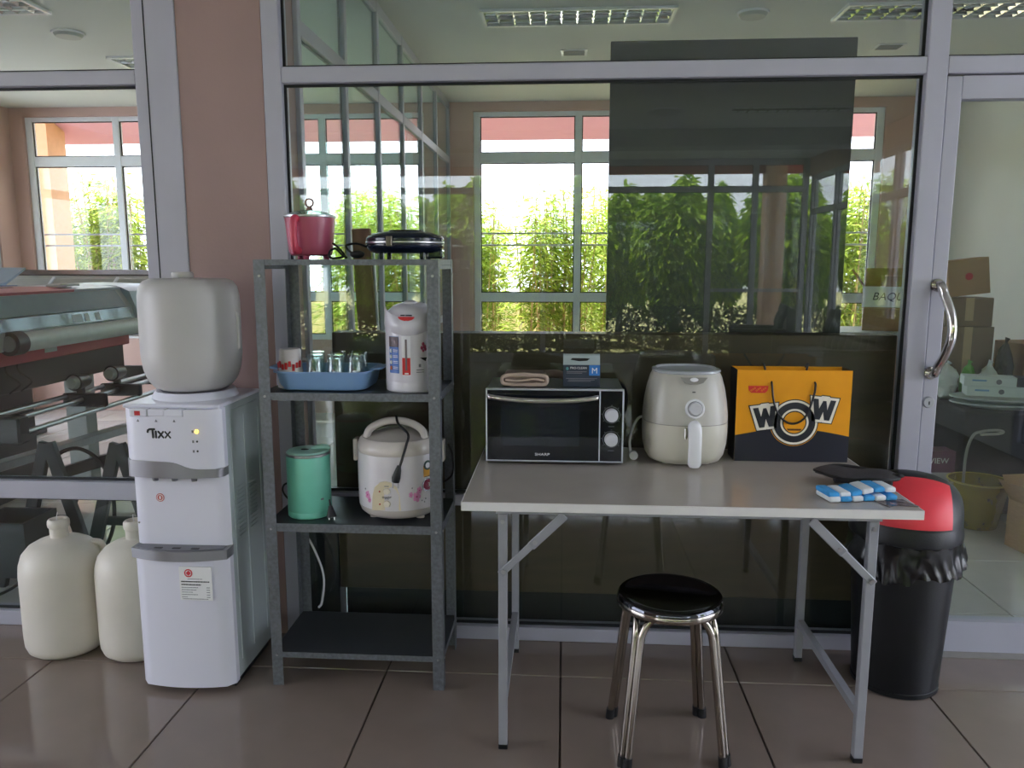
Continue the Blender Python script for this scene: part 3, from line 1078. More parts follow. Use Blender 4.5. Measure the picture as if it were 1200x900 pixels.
# upturned bottle on the dispenser
M_pe = mat('milky_polyethylene', (192, 190, 188), .38, 0, .04, 4, sss=.25)
B = thing('water_bottle', 'upturned milky water bottle on top of the dispenser', 'water bottle', (-1.232, -.24, .9855))
MB().lathe([(0, .004), (.05, .0), (.10, .0015), (.122, .012), (.140, .035), (.152, .07), (.158, .12), (.158, .28), (.157, .31), (.151, .338), (.138, .356), (.118, .364), (.05, .3655), (0, .3655)], 48).build('bottle_body', M_pe, B)
MB().lathe([(0, .0), (.033, 0), (.034, .004), (.034, .015), (.031, .019), (0, .019)], 28, c=(-.018, 0, .366)).build('base_cap', M_pe, B)
MB().tube([(.118, .0, .10), (.1595, .0, .14), (.1595, 0, .25), (.130, .0, .28)], .006, 8).build('mould_seam', M_pe, B)

# two carboys on the floor
M_jug = mat('off_white_polyethylene', (222, 216, 204), .42, 0, .05, 6, sss=.2)


def carboy(label, x, y, rot):
    t = thing('water_jug', label, 'jug', (x, y, 0), rot, 'white water jugs on the floor')
    b = MB().lathe([(0, .006), (.085, .002), (.112, .004), (.130, .018), (.138, .04), (.140, .08), (.140, .30), (.137, .335), (.126, .37), (.104, .396), (.075, .412), (.040, .420), (.031, .424), (.029, .430), (0, .430)], 44)
    b.build('jug_body', M_jug, t)
    nk = MB().lathe([(.024, .0), (.031, .0), (.031, .030), (.0355, .034), (.037, .044), (.036, .056), (.031, .062), (.025, .062), (.024, .058), (.024, .0)], 28, c=(0, 0, .428))
    nk.build('neck', M_jug, t)
    MB().lathe([(0, 0), (.023, 0), (.023, .003), (0, .003)], 20, c=(0, 0, .474)).build('stopper', mat('pale_plastic_plug', (236, 230, 222), .4), t)
    MB().tube(bez([(.100, 0, .395), (.132, 0, .385), (.1425, 0, .345), (.141, 0, .30)], 12), .012, 10).build('grip_ridge', M_jug, t)
    MB().tube([(-.006, 0, .477), (-.004, .003, .500), (-.001, .002, .512)], .0015, 6).build('pull_string', M_paper, t)
    return t


carboy('full off-white water jug with short neck, left of the other jug', -1.812, -.150, R(20))
carboy('off-white water jug half hidden behind the water dispenser', -1.5305, -.148, R(130))

# ================================================================== RACK
M_shelf = mat('dark_grey_shelf_paint', (54, 58, 64), .42, 0, .08, 12)
K = thing('metal_rack', 'grey slotted-angle metal rack with four shelves beside the dispenser', 'rack', (-.673, -.2085, 0))
RW, RD, RH = .2885, .158, 1.410
for sx in (-1, 1):
    for sy in (-1, 1):
        th = .0022
        w = .036
        p = MB()
        x, yy = sx * RW, sy * RD
        p.box(min(x, x - sx * w), max(x, x - sx * w), min(yy, yy - sy * th), max(yy, yy - sy * th), 0, RH)
        p.box(min(x, x - sx * th), max(x, x - sx * th), min(yy - sy * th, yy - sy * w), max(yy - sy * th, yy - sy * w), 0, RH)
        po = p.build('post', M_galv, K, smooth=False)
        for z in (1.36, .982, .545, .108):
            MB().cyl((x - sx * .018, yy + sy * .0028, z), (x - sx * .018, yy - sy * .001, z), .0042, seg=10).build('bolt', M_steel, po)
            MB().cyl((x + sx * .0028, yy - sy * .018, z), (x - sx * .001, yy - sy * .018, z), .0042, seg=10).build('bolt', M_steel, po)
for (zt, lip) in ((1.410, .017), (.993, .024), (.563, .027), (.118, .019)):
    s = MB()
    a, b = RW - .0026, RD - .0026
    s.box(-a, a, -b, b, zt - .0015, zt)
    so = s.build('shelf', M_shelf if zt < 1.4 else M_galv, K, smooth=False)
    l = MB()
    l.box(-a, a, -b - .0012, -b + .0002, zt - lip, zt + .0004)
    l.box(-a, a, b - .0002, b + .0012, zt - lip, zt + .0004)
    l.box(-a - .0012, -a + .0002, -b, b, zt - lip, zt + .0004)
    l.box(a - .0002, a + .0012, -b, b, zt - lip, zt + .0004)
    l.build('shelf_lip', M_galv, so, smooth=False)
for sx in (-1, 1):
    MB().box(sx * RW - .002 * sx - .001, sx * RW - .002 * sx + .001, -RD + .038, RD - .038, RH - .03, RH - .018).build('top_cap_strip', M_galv, K, smooth=False)
SZ1, SZ2, SZ3 = 1.4108, .9938, .5638

# pink cooking pot
M_pink = mat('pink_red_enamel', (180, 86, 112), .3, 0, .03)
M_pink_dk = mat('pink_red_grip', (204, 70, 92), .45, 0, .03)
P = thing('electric_pot', 'pink electric cooking pot with glass lid on the rack top', 'pot', (-.822, -.225, SZ1))
MB().lathe([(0, .012), (.060, .012), (.066, .016), (.070, .03), (.0795, .128), (.0795, .132), (.076, .132), (.067, .03), (0, .024)], 40).build('pot_body', M_pink, P)
for a in (30, 150, 270):
    MB().cyl((.05 * math.cos(R(a)), .05 * math.sin(R(a)), 0), (.05 * math.cos(R(a)), .05 * math.sin(R(a)), .0135), .009, .011, 12).build('foot', M_pink, P)
lid = MB().lathe([(.0805, .132), (.083, .134), (.083, .139), (.079, .140)], 40)
lid.build('lid_rim', M_steel, P)
MB().lathe([(.079, .1395), (.055, .150), (.028, .156), (0, .158)], 40).build('lid_glass', glass_mat('lid_glass', (.75, .85, .82), .06), P)
kn = MB().cyl((0, 0, .157), (0, 0, .166), .011, .008, 16)
kn.tube([(.0125 * math.cos(2 * PI * i / 20), 0, .180 + .0125 * math.sin(2 * PI * i / 20)) for i in range(20)], .0035, 8, closed=True)
kn.build('lid_knob', mat('taupe_plastic', (150, 120, 110), .4), P)
g = MB()
ax, ay = math.cos(R(256)), math.sin(R(256))
g.tube(bez([(.074 * ax, .074 * ay, .128), (.094 * ax, .094 * ay, .122), (.098 * ax, .098 * ay, .07), (.090 * ax, .090 * ay, .030), (.071 * ax, .071 * ay, .028)], 24), .0115, 12)
g.build('handle', M_pink_dk, P)
cd = MB().tube(bez([(.075, -.01, .052), (.10, -.03, .036), (.118, -.03, .012), (.100, -.05, .0045), (.078, -.055, .006), (.076, -.05, .024), (.092, -.04, .034), (.112, -.042, .016), (.122, -.02, .006)], 60), .0036, 8)
cd.build('power_cord', M_cord, P)

# round electric grill
M_navy = mat('glossy_navy_black_enamel', (16, 24, 42), .16, 0, .05)
G = thing('electric_grill', 'round dark navy electric grill lying closed on the rack top', 'grill', (-.516, -.205, SZ1))
MB().lathe([(0, .020), (.098, .020), (.116, .028), (.125, .040), (.125, .048), (0, .048)], 48).build('lower_shell', M_navy, G)
MB().lathe([(.124, .0485), (.1265, .0515), (.1265, .0555), (.124, .058)], 48).build('rim_band', M_steel, G)
MB().lathe([(.125, .0585), (.125, .066), (.118, .074), (.090, .084), (.05, .090), (0, .092)], 48).build('lid', M_navy, G)
MB().lathe([(.055, .0896), (.05, .0935), (0, .0955)], 32).build('lid_boss', M_black_gloss, G)
for a in (40, 140, 220, 320):
    MB().box(-.007, .007, -.007, .007, 0, .026, .002, 1, M=Matrix.Translation((.085 * math.cos(R(a)), .085 * math.sin(R(a)), 0))).build('foot', M_navy, G, smooth=False)
MB().box(-.035, -.016, -.1325, -.122, .040, .071, .002, 1).build('latch', mat('dull_brass_latch', (112, 104, 92), .4, .6), G, smooth=False)
MB().box(.075, .124, -.03, .03, .003, .032, .005, 2).build('thermostat_box', M_navy, G, smooth=False)
MB().tube(bez([(-.119, -.03, .040), (-.15, -.04, .05), (-.18, -.05, .044), (-.165, -.07, .025), (-.14, -.07, .014), (-.125, -.05, .02)], 40), .0036, 8).build('power_cord', M_cord, G)
MB().ball((-.142, -.065, .016), (.024, .013, .013), 14).build('plug', M_cord, G)

# blue wash basin with mug and tumblers
M_blue = mat('powder_blue_plastic', (128, 164, 208), .4, 0, .03)
bx_, by_ = -.775, -.222
W = thing('blue_basin', 'pale blue plastic basin holding glasses on the second shelf', 'basin', (bx_, by_, SZ2))


def rrect(hx, hy, r, n=6):
    out = []
    for (cx, cy_, a0_) in ((hx - r, hy - r, 0), (-hx + r, hy - r, 90), (-hx + r, -hy + r, 180), (hx - r, -hy + r, 270)):
        for i in range(n + 1):
            a = R(a0_ + 90 * i / n)
            out.append((cx + r * math.cos(a), cy_ + r * math.sin(a)))
    return out


def loft(levels, m, name, parent, closed_bottom=True):
    bm = bmesh.new()
    rings = []
    for (hx, hy, r, z) in levels:
        rings.append([bm.verts.new((p[0], p[1], z)) for p in rrect(hx, hy, r)])
    for A, B_ in zip(rings[:-1], rings[1:]):
        n_ = len(A)
        for k_ in range(n_):
            bm.faces.new((A[k_], A[(k_ + 1) % n_], B_[(k_ + 1) % n_], B_[k_]))
    bm.faces.new(rings[0][::-1])
    bm.faces.new(rings[-1])
    mb_ = MB()
    mb_._merge(bm)
    return mb_.build(name, m, parent)


loft([(.128, .095, .04, 0), (.140, .106, .045, .004), (.146, .112, .05, .02), (.153, .118, .05, .058), (.161, .126, .05, .059), (.161, .126, .05, .064), (.151, .116, .048, .063), (.143, .109, .048, .02), (.130, .095, .04, .006)], M_blue, 'basin_body', W)
for s in (-1, 1):
    MB().box(-.022, .022, -.05, .05, -.004, .004, .0035, 2, M=Matrix.Translation((s * .166, 0, .065)) @ Matrix.Rotation(R(-8 * s), 4, 'Y')).build('handle', M_blue, W, smooth=False)
M_tumbler = glass_mat('tumbler_glass', (.86, .93, .93), .14, .03)
M_mug = mat('grey_white_ceramic', (206, 200, 200), .25, 0, .02)
mg = thing('ceramic_mug', 'upturned white mug with red print in the blue basin', 'mug', (-.886, -.282, SZ2 + .0068))
MB().lathe([(.0385, 0), (.041, .001), (.041, .010), (.0345, .120), (.031, .125), (0, .125), (0, .119), (.029, .118), (.0375, .006), (.0385, 0)], 32).build('mug_body', M_mug, mg)
MB().tube(bez([(.036, .012, .09), (.052, .018, .085), (.056, .02, .06), (.050, .017, .035), (.039, .013, .030)], 20), .0045, 8).build('handle', M_mug, mg)
for i in range(9):
    a = R(200 + i * 17)
    rr = .0396
    zz = .066 + (i % 3) * .005
    MB().box(-.0042, .0042, -.0007, .0007, -.010 + (i % 2) * .004, .012, M=Matrix.Translation((rr * math.cos(a), rr * math.sin(a), zz)) @ Matrix.Rotation(a - R(90), 4, 'Z') @ Matrix.Rotation(R(-4), 4, 'X')).build('red_print_mark', M_red, mg, smooth=False)
spots = [(-.833, -.285, 0), (-.765, -.285, 0), (-.848, -.185, 0), (-.775, -.190, 0), (-.705, -.275, 0), (-.708, -.195, 0)]
spots = [(-.803, -.286), (-.735, -.286), (-.822, -.205), (-.752, -.197), (-.674, -.272), (-.682, -.192)]
gl_lab = ['upturned clear tumbler next to the mug, front row of the basin', 'upturned clear tumbler in the front row, middle of the basin', 'upturned clear tumbler behind the mug in the basin', 'upturned clear tumbler in the back row, middle of the basin', 'upturned clear tumbler at the front right of the basin', 'upturned clear tumbler at the back right of the basin']
g0 = None
for (x, y), lab in zip(spots, gl_lab):
    if g0 is None:
        g0 = thing('glass_tumbler', lab, 'glass', (x, y, SZ2 + .0068), 0, 'tumblers in the blue basin')
        MB().lathe([(.0300, 0), (.0320, .001), (.0320, .012), (.0262, .104), (.0245, .107), (0, .107), (0, .096), (.0215, .095), (.0292, .012), (.0300, 0)], 24, sq=.0).build('glass_body', M_tumbler, g0)
        MB().ring(.0322, .0332, .004, .007, 24, 'xy').build('moulded_ring', M_tumbler, g0)
        o = g0
    else:
        o = copy_tree(g0)
    o.location = (x, y, SZ2 + .0068 + (.0 if y < -.25 else .0))
    o['label'] = lab

# thermo pot
M_tp = mat('pearl_white_plastic', (214, 212, 220), .25, 0, .015)
TP = thing('thermo_pot', 'white electric thermo pot at the right of the second shelf', 'thermo pot', (-.488, -.262, SZ2))
MB().lathe([(0, 0), (.082, 0), (.086, .004), (.087, .03), (.0865, .032), (.0868, .034), (.086, .19), (.0855, .205), (0, .205)], 44).build('pot_body', M_tp, TP)
MB().lathe([(.0862, .2055), (.0885, .215), (.087, .235), (.078, .255), (.058, .272), (.03, .281), (0, .283)], 44).build('lid', M_tp, TP)
sp = MB().grid(lambda u, v: (-.086 * math.cos(R(20 + 140 * u)) * (1.02 + .12 * math.sin(PI * u) * (1 - v) * 0 + .1 * math.sin(PI * v) * math.sin(PI * u)), -.086 * math.sin(R(20 + 140 * u)) * (1.02 + .14 * math.sin(PI * v) * math.sin(PI * u)), .182 + .03 * (1 - math.sin(PI * u)) + v * (.058)), 20, 8, .004)
sp.build('spout_hood', M_tp, TP)
MB().ball((0, -.02, .281), (.022, .018, .008), 14).build('lid_button', M_tp, TP)
MB().ball((.0, -.082, .193), (.010, .012, .010), 12).build('spout', M_tp, TP)


def wrap(name, m, parent, rad, a0, a1, z0, z1, out=.0008, n=8, rz=0.0, shape=None):
    """thin sticker lying on a cylinder; angle 270 looks at the viewer"""
    mb_ = MB().grid(lambda u, v: ((rad + out) * math.cos(R(a0 + (a1 - a0) * u)), (rad + out) * math.sin(R(a0 + (a1 - a0) * u)), z0 + (z1 - z0) * v + (shape(u, v) if shape else 0)), n, 4, .0006)
    return mb_.build(name, m, parent)


st = wrap('blue_sticker', mat('sticker_blue', (40, 96, 176), .4), TP, .0866, 225, 251, .062, .178)
wrap('sticker_picture', mat('sticker_dark_photo', (60, 26, 34), .4, 0, .5, 60), st, .0876, 225.5, 250.5, .145, .177)
for i in range(4):
    a = R(231)
    MB().ball((.0882 * math.cos(a), .0882 * math.sin(a), .132 - i * .018), (.004, .004, .007), 8).build('sticker_icon', M_paper if i < 3 else mat('sticker_orange', (220, 120, 60), .5), st)
    for j in range(2):
        wrap('sticker_line', M_paper, st, .0876, 237, 249, .135 - i * .018 - j * .005, .1365 - i * .018 - j * .005)
wrap('gauge_frame', M_white_pl, TP, .0866, 258, 277, .055, .180)
wrap('gauge_red', M_red, TP, .0876, 259, 276, .058, .112)
wrap('gauge_window', mat('gauge_grey', (110, 100, 104), .2), TP, .0882, 265.5, 269.5, .072, .170)
wrap('gauge_text', M_paper, TP, .0884, 264, 272, .0605, .0645)
lo = MB().prism([(-.026, .241)] + arc(0, .241, .026, 180, 360, 12, .013) + [(0.026, .241)], -.0945, -.0925, 'xz').build('red_logo', M_red, TP)
MB().box(-.018, -.004, -.0940, -.0925, .2435, .2470).box(-.002, .018, -.0940, -.0925, .2435, .2470).build('dark_print', M_ink, TP, smooth=False)
for a, z, s in ((303, .155, 1), (306, .146, 1.2), (300, .143, 1), (303, .134, .8), (308, .138, .9)):
    MB().ball((.0872 * math.cos(R(a)), .0872 * math.sin(R(a)), z), (.0045 * s, .003, .006 * s), 8).build('flower_print', mat('flower_maroon', (150, 50, 84), .4), TP)
MB().prism([(-.012, 0), (.012, 0), (.008, -.012)], -.001, 0.0, 'xz', M=Matrix.Translation((.0872 * math.cos(R(303)), .0872 * math.sin(R(303)), .112)) @ Matrix.Rotation(R(33), 4, 'Z')).build('dark_leaf_print', M_ink, TP, smooth=False)
for j in range(2):
    wrap('small_print', M_grey_ink, TP, .0866, 288, 304, .072 - j * .007, .0745 - j * .007)
wrap('small_emblem', M_grey_ink, TP, .0866, 293, 298, .082, .092)

# mint kettle
M_mint = mat('mint_green_plastic', (124, 212, 188), .35, 0, .03)
M_mint_l = mat('pale_mint_plastic', (168, 218, 204), .35, 0, .03)
KT = thing('electric_kettle', 'mint green electric kettle on the third shelf', 'kettle', (-.848, -.258, SZ3))
MB().lathe([(0, 0), (.068, 0), (.0715, .004), (.0715, .020), (.0708, .0215), (.0715, .023), (.0715, .203), (.070, .206), (0, .206)], 44).build('kettle_body', M_mint, KT)
MB().lathe([(.0705, .206), (.073, .2085), (.073, .2145), (.070, .216)], 44).build('steel_rim', M_steel, KT)
ld = MB().lathe([(.0705, .2155), (.066, .221), (.04, .224), (0, .225)], 44).build('lid', M_mint_l, KT)
MB().ball((-.006, -.012, .2245), (.014, .009, .0025), 14).build('lid_hole', M_black, ld)
MB().tube(bez([(.012, 0, .2245), (.035, .01, .228), (.056, .02, .227), (.066, .025, .220)], 12), [.006, .007, .008, .009, .009, .009, .009, .009, .009, .008, .008, .007, .006], 10).build('handle_tab', M_mint_l, KT)
MB().tube(bez([(r_ * -.32, r_ * .947, z_) for r_, z_ in ((.066, .19), (.100, .19), (.112, .13), (.100, .06), (.067, .05))], 24), .009, 10).build('handle', M_mint, KT)
MB().tube(bez([(-.04, .06, .03), (-.075, .03, .035), (-.098, .02, .068), (-.094, .03, .092), (-.065, .055, .088), (-.03, .072, .06)], 40), .0032, 8).build('power_cord', M_cord, KT)
pl = MB().tube([(.083, -.05, .066), (.087, -.056, .042)], .003, 8)
pl.tube([(.087, -.056, .046), (.091, -.060, .010)], [.006, .017], 10)
po_ = pl.build('plug', M_cord, KT)
for s in (-1, 1):
    MB().cyl((.092 + s * .009, -.061, .010), (.093 + s * .009, -.063, .0005), .0022, seg=8).build('plug_pin', M_steel, po_)
wrap('grey_mark', M_grey_ink, KT, .0715, 318, 327, .062, .068)

# rice cooker
M_rc = mat('cream_white_enamel', (226, 222, 226), .22, 0, .015)
M_rc_lid = mat('cream_plastic', (214, 206, 200), .25, 0, .015)
RC = thing('rice_cooker', 'cream floral rice cooker with plug laid over its lid on the third shelf', 'rice cooker', (-.548, -.216, SZ3))
for a in (35, 145, 215, 325):
    MB().cyl((.095 * math.cos(R(a)), .095 * math.sin(R(a)), 0), (.095 * math.cos(R(a)), .095 * math.sin(R(a)), .012), .014, seg=14).build('foot', M_rc_lid, RC)
MB().lathe([(0, .010), (.10, .010), (.118, .013), (.131, .025), (.1365, .040), (.1375, .043)], 56).build('base_bowl', M_rc_lid, RC)
MB().lathe([(.137, .0435), (.1385, .10), (.1385, .18), (.1365, .222)], 56).build('cooker_body', M_rc, RC)
MB().lathe([(.137, .2225), (.139, .226), (.138, .245), (.130, .262), (.122, .268)], 56).build('lid_ring', M_rc_lid, RC)
MB().lathe([(.122, .268), (.098, .273), (.07, .284), (.04, .292), (0, .295)], 56).build('lid_top', mat('grey_cream_lid', (190, 184, 178), .22, 0, .02), RC)
hp_ = [(-.098, -.055, .268), (-.085, -.05, .297), (-.045, -.045, .318), (0, -.043, .324), (.045, -.045, .318), (.085, -.05, .297), (.098, -.055, .268)]
MB().tube(bez(hp_, 36), .0125, 10).build('lid_handle', M_rc_lid, RC)
for s in (-1, 1):
    MB().box(-.008, .008, -.022, .022, -.03, .045, .005, 2, M=Matrix.Translation((s * .1455, .0, .21))).build('side_handle', M_rc_lid, RC, smooth=False)
MB().ball((-.088, -.03, .292), (.009, .009, .010), 10).build('steam_vent', M_white_pl, RC)
# control shield
pts = [(-.047, 0), (-.044, .05), (-.036, .078), (-.018, .094), (0, .098), (.018, .094), (.036, .078), (.044, .05), (.047, 0)]
sh = bmesh.new()
f_, b_ = [], []
for (a, z) in pts:
    yy = -math.sqrt(.142 ** 2 - (a - .0) ** 2)
    f_.append(sh.verts.new((a - .018, yy * 1.0 - .001, z + .046)))
    b_.append(sh.verts.new((a - .018, yy + .012, z + .046)))
for i in range(len(pts) - 1):
    j = len(pts) - 1 - i
for i in range(4):
    sh.faces.new((f_[i], f_[i + 1], f_[7 - i], f_[8 - i]) if i < 3 else (f_[3], f_[4], f_[5]))
for i in range(len(pts)):
    sh.faces.new((f_[i], f_[(i + 1) % 9], b_[(i + 1) % 9], b_[i]))
mb = MB()
mb._merge(sh)
sho = mb.build('control_shield', mat('ivory_panel', (232, 220, 190), .35), RC)
for z in (.112, .070):
    MB().lathe([(0, .006), (.010, .006), (.0115, .0), (.0, .0)], 20, M=Matrix.Translation((-.014, -.1405, z)) @ Matrix.Rotation(R(90), 4, 'X')).build('button', mat('ivory_button', (240, 232, 214), .3), sho)
    MB().ball((-.038, -.140, z - .002), (.0026, .003, .0026), 8).build('lamp', M_red, sho)
    MB().box(-.021, -.007, -.1440, -.1425, z + .0155, z + .0175).build('button_print', M_grey_ink, sho, smooth=False)
text('brand_mark', 'SHARP', .0085, M_ink, sho, (-.014, -.1435, .0915), sx=1.2)
# floral stickers, energy labels and the plug
M_fl = mat('pink_flower_print', (224, 150, 196), .35)
M_fl2 = mat('magenta_flower_print', (196, 70, 140), .35)


def on_rc(a, z, r=.1388):
    return (r * math.cos(R(a)), r * math.sin(R(a)), z)


for (a, z, s) in ((233, .090, 1.0), (236, .075, .7), (304, .088, 1.35), (308, .108, .9), (296, .096, .7)):
    for k in range(5):
        q = on_rc(a + 2.6 * s * math.cos(k * 1.257), z + .0085 * s * math.sin(k * 1.257))
        MB().ball(q, (.0045 * s, .0016, .0055 * s), 8, ).build('petal_print', M_fl, RC)
    MB().ball(on_rc(a, z, .1392), (.003 * s, .0018, .003 * s), 8).build('petal_print', M_fl2, RC)
for (a, z) in ((228, .108), (312, .072), (316, .066), (318, .076), (298, .118)):
    MB().ball(on_rc(a, z), (.0022, .0012, .0028), 6).build('leaf_print', M_grey_ink, RC)


def rc_sticker(name, m, a0_, a1_, z0_, z1_, out=.0008):
    r_ = .1386
    return MB().grid(lambda u, v: ((r_ + out) * math.cos(R(a0_ + (a1_ - a0_) * u)), (r_ + out) * math.sin(R(a0_ + (a1_ - a0_) * u)), z0_ + (z1_ - z0_) * v), 6, 3, .0005).build(name, m, RC)


M_gold = mat('gold_label', (226, 164, 50), .35)
rc_sticker('energy_label', M_gold, 315, 329, .148, .186)
gc = on_rc(322, .186, .1394)
en = MB().ring(.0095, .016, -.0008, .0008, 24, 'xz', (0, 0))
en.xf(Matrix.Translation(gc) @ Matrix.Rotation(R(322 + 90), 4, 'Z')).build('energy_arch', mat('dark_green_label', (40, 70, 62), .4), RC)
MB().lathe([(0, .0008), (.0095, .0008), (.0095, 0)], 20, M=Matrix.Translation(gc) @ Matrix.Rotation(R(322 + 90), 4, 'Z') @ Matrix.Rotation(R(90), 4, 'X')).build('energy_dial', M_paper, RC)
rc_sticker('energy_text', M_ink, 316, 328, .148, .1505, .0014)
bc = on_rc(321, .122, .1394)
BM = Matrix.Translation(bc) @ Matrix.Rotation(R(321 + 90), 4, 'Z')
MB().lathe([(0, .001), (.021, .001), (.021, 0)], 28, M=BM @ Matrix.Rotation(R(90), 4, 'X')).build('round_sticker_rim', mat('silver_foil', (176, 176, 182), .25, .8), RC)
rs_ = MB().lathe([(0, .0018), (.0175, .0018), (.0175, .001)], 28, M=BM @ Matrix.Rotation(R(90), 4, 'X')).build('round_sticker', mat('crimson_foil', (150, 24, 66), .3), RC)
tx = text('sticker_number', '3', .020, M_paper, RC, Vector(bc) + Vector((math.cos(R(321)), math.sin(R(321)), 0)) * .0028 + Vector((.003, .003, -.001)), (R(90), 0, R(51)))
pc = bez([(.0, -.040, .338), (.015, -.075, .318), (.052, -.108, .292), (.050, -.130, .262), (.040, -.147, .222), (.028, -.151, .185)], 40)
co = MB().tube(pc, .0042, 8).build('power_cord', M_cord, RC)
pg = MB().tube([(.030, -.151, .200), (.027, -.1525, .185), (.020, -.1525, .160), (.018, -.1525, .146)], [.006, .010, .014, .012], 12)
pgo = pg.build('plug', M_cord, RC)
for s in (-1, 1):
    MB().cyl((.018 + s * .0085, -.1525, .148), (.0165 + s * .0085, -.1525, .126), .0023, seg=8).build('plug_pin', M_steel, pgo)
MB().tube(bez([(.10, .10, .06), (.16, .105, .10), (.165, .105, .17), (.15, .10, .215)], 20), .0035, 8).build('rear_cord', M_cord, RC)

# white cable looping out behind the rack
cb = MB().tube(bez([(-.998, -.018, .62), (-.992, -.020, .50), (-.960, -.022, .43), (-.915, -.030, .35), (-.883, -.032, .25), (-.892, -.034, .15), (-.905, -.035, .1265)], 40), .0045, 8)
tag(cb.build('white_cable', M_white_pl, None), 'thin white cable looping down behind the rack to its bottom shelf', 'cable')

# ================================================================== TABLE
M_top = mat('pale_grey_laminate', (182, 174, 166), .2, 0, .03, 8)
M_edge = mat('white_edge_banding', (232, 230, 228), .4, 0, .03)
M_leg = mat('grey_painted_steel', (158, 160, 166), .4, .2, .04)
TB = thing('folding_table', 'pale grey folding table with steel legs in front of the glass', 'table', (.338, -.372, 0))
tx0, tx1, ty0, ty1 = -.612, .612, -.338, .340
MB().box(tx0 + .001, tx1 - .001, ty0 + .001, ty1 - .001, .732, .755).build('table_top', M_top, TB, smooth=False)
e_ = MB().box(tx0 - .001, tx1 + .001, ty0 - .002, ty0 + .001, .7305, .7545)
e_.box(tx0 - .002, tx0 + .001, ty0, ty1, .7305, .7545)
e_.box(tx1 - .001, tx1 + .002, ty0, ty1, .7305, .7545)
e_.box(tx0 - .001, tx1 + .001, ty1 - .001, ty1 + .002, .7305, .7545)
e_.build('edge_band', M_edge, TB, smooth=False)
fr = MB().box(tx0 + .09, tx1 - .09, ty0 + .035, ty0 + .060, .712, .7315)
fr.box(tx0 + .09, tx1 - .09, ty1 - .060, ty1 - .035, .712, .7315)
fr.box(tx0 + .09, tx0 + .115, ty0 + .060, ty1 - .060, .712, .7315)
fr.box(tx1 - .115, tx1 - .09, ty0 + .060, ty1 - .060, .712, .7315)
fr.build('under_frame', M_leg, TB, smooth=False)
for sx in (-1, 1):
    lx = sx * .503
    for sy in (-1, 1):
        ly = sy * .290
        lo_ = MB().box(lx - .0125, lx + .0125, ly - .0125, ly + .0125, .014, .7115, .002, 1).build('leg', M_leg, TB, smooth=False)
        MB().box(lx - .0135, lx + .0135, ly - .0135, ly + .0135, 0, .016, .002, 1).build('foot_cap', M_black, lo_, smooth=False)
        for z in (.69, .545) if sy < 0 else ():
            MB().cyl((lx, ly - .0160, z), (lx, ly - .012, z), .006, seg=12).build('rivet', M_steel, lo_)
    MB().box(lx - .011, lx + .011, -.2775, .2775, .135, .158).build('stretcher', M_leg, TB, smooth=False)
    # folding brace: two flat bars with a knuckle
    a = Vector((lx, -.3085, .545))
    b = Vector((lx - sx * .172, -.3085, .715))
    d = (b - a)
    L_ = d.length
    ang = math.atan2(d.z, d.x)
    m1 = MB().box(-.010, L_ * .56, -.0035, 0, -.0105, .0105, .002, 1, M=Matrix.Translation(a) @ Matrix.Rotation(-ang, 4, 'Y'))
    m1.build('brace', M_leg, TB, smooth=False)
    m2 = MB().box(L_ * .46, L_, -.008, -.0037, -.013, .013, .002, 1, M=Matrix.Translation(a) @ Matrix.Rotation(-ang, 4, 'Y'))
    br = m2.build('brace', M_leg, TB, smooth=False)
    for f in (.02, .53):
        q = a + d * f
        MB().cyl((q.x, -.3190, q.z), (q.x, -.3120, q.z), .0065, seg=12).build('rivet', M_steel, br)
TZ = .7555

# ---- microwave oven
MW = thing('microwave_oven', 'black microwave oven with silver trim on the table', 'microwave', (-.028, -.155, TZ))
mx, my0, my1, mz0, mz1 = .2205, -.130, .122, .010, .248
MB().box(-mx + .002, mx - .002, my0 + .006, my1, mz0, mz1 - .001, .004, 2).build('case', mat('charcoal_painted_steel', (62, 66, 74), .3, .2, .04), MW, smooth=False)
for sx in (-1, 1):
    for yy in (-.09, .09):
        MB().cyl((sx * .18, yy, 0), (sx * .18, yy, .011), .012, seg=12).build('foot', M_black, MW)
tr_ = MB()
w = .005
dv = .1445
for (a_, b_, c_, d_) in ((-mx, mx, mz1 - w, mz1), (-mx, mx, mz0, mz0 + w), (-mx, -mx + w, mz0 + w, mz1 - w), (mx - w, mx, mz0 + w, mz1 - w), (dv - .002, dv + .002, mz0 + w, mz1 - w)):
    tr_.box(a_, b_, my0 - .012, my0 + .008, c_, d_, .0015, 1)
tr_.build('silver_trim', mat('bright_silver_trim', (200, 204, 212), .3, .3), MW, smooth=False)
M_door = mat('navy_black_door_glass', (10, 13, 24), .05, 0, .02, spec=.6)
do = MB().box(-mx + w, dv - .002, my0 - .010, my0 + .006, mz0 + w, mz1 - w).build('door', M_door, MW, smooth=False)
MB().box(-.172, .080, my0 - .0105, my0 - .0098, .062, .200).build('door_window', mat('smoked_oven_window', (24, 30, 44), .04, 0, .02, spec=.7), do, smooth=False)
h_ = [(-.205, my0 - .010, .226), (-.20, my0 - .026, .223), (-.12, my0 - .036, .216), (-.03, my0 - .038, .214), (.06, my0 - .036, .216), (.128, my0 - .026, .222), (.132, my0 - .010, .226)]
MB().tube(bez(h_, 48), [.0085] * 49, 12).build('handle', M_chrome, do)
text('brand_mark', 'SHARP', .012, M_paper, do, (-.038, my0 - .0104, .034), sx=1.35, depth=.0004)
cp = MB().box(dv + .002, mx - w, my0 - .010, my0 + .006, mz0 + w, mz1 - w).build('control_panel', M_door, MW, smooth=False)
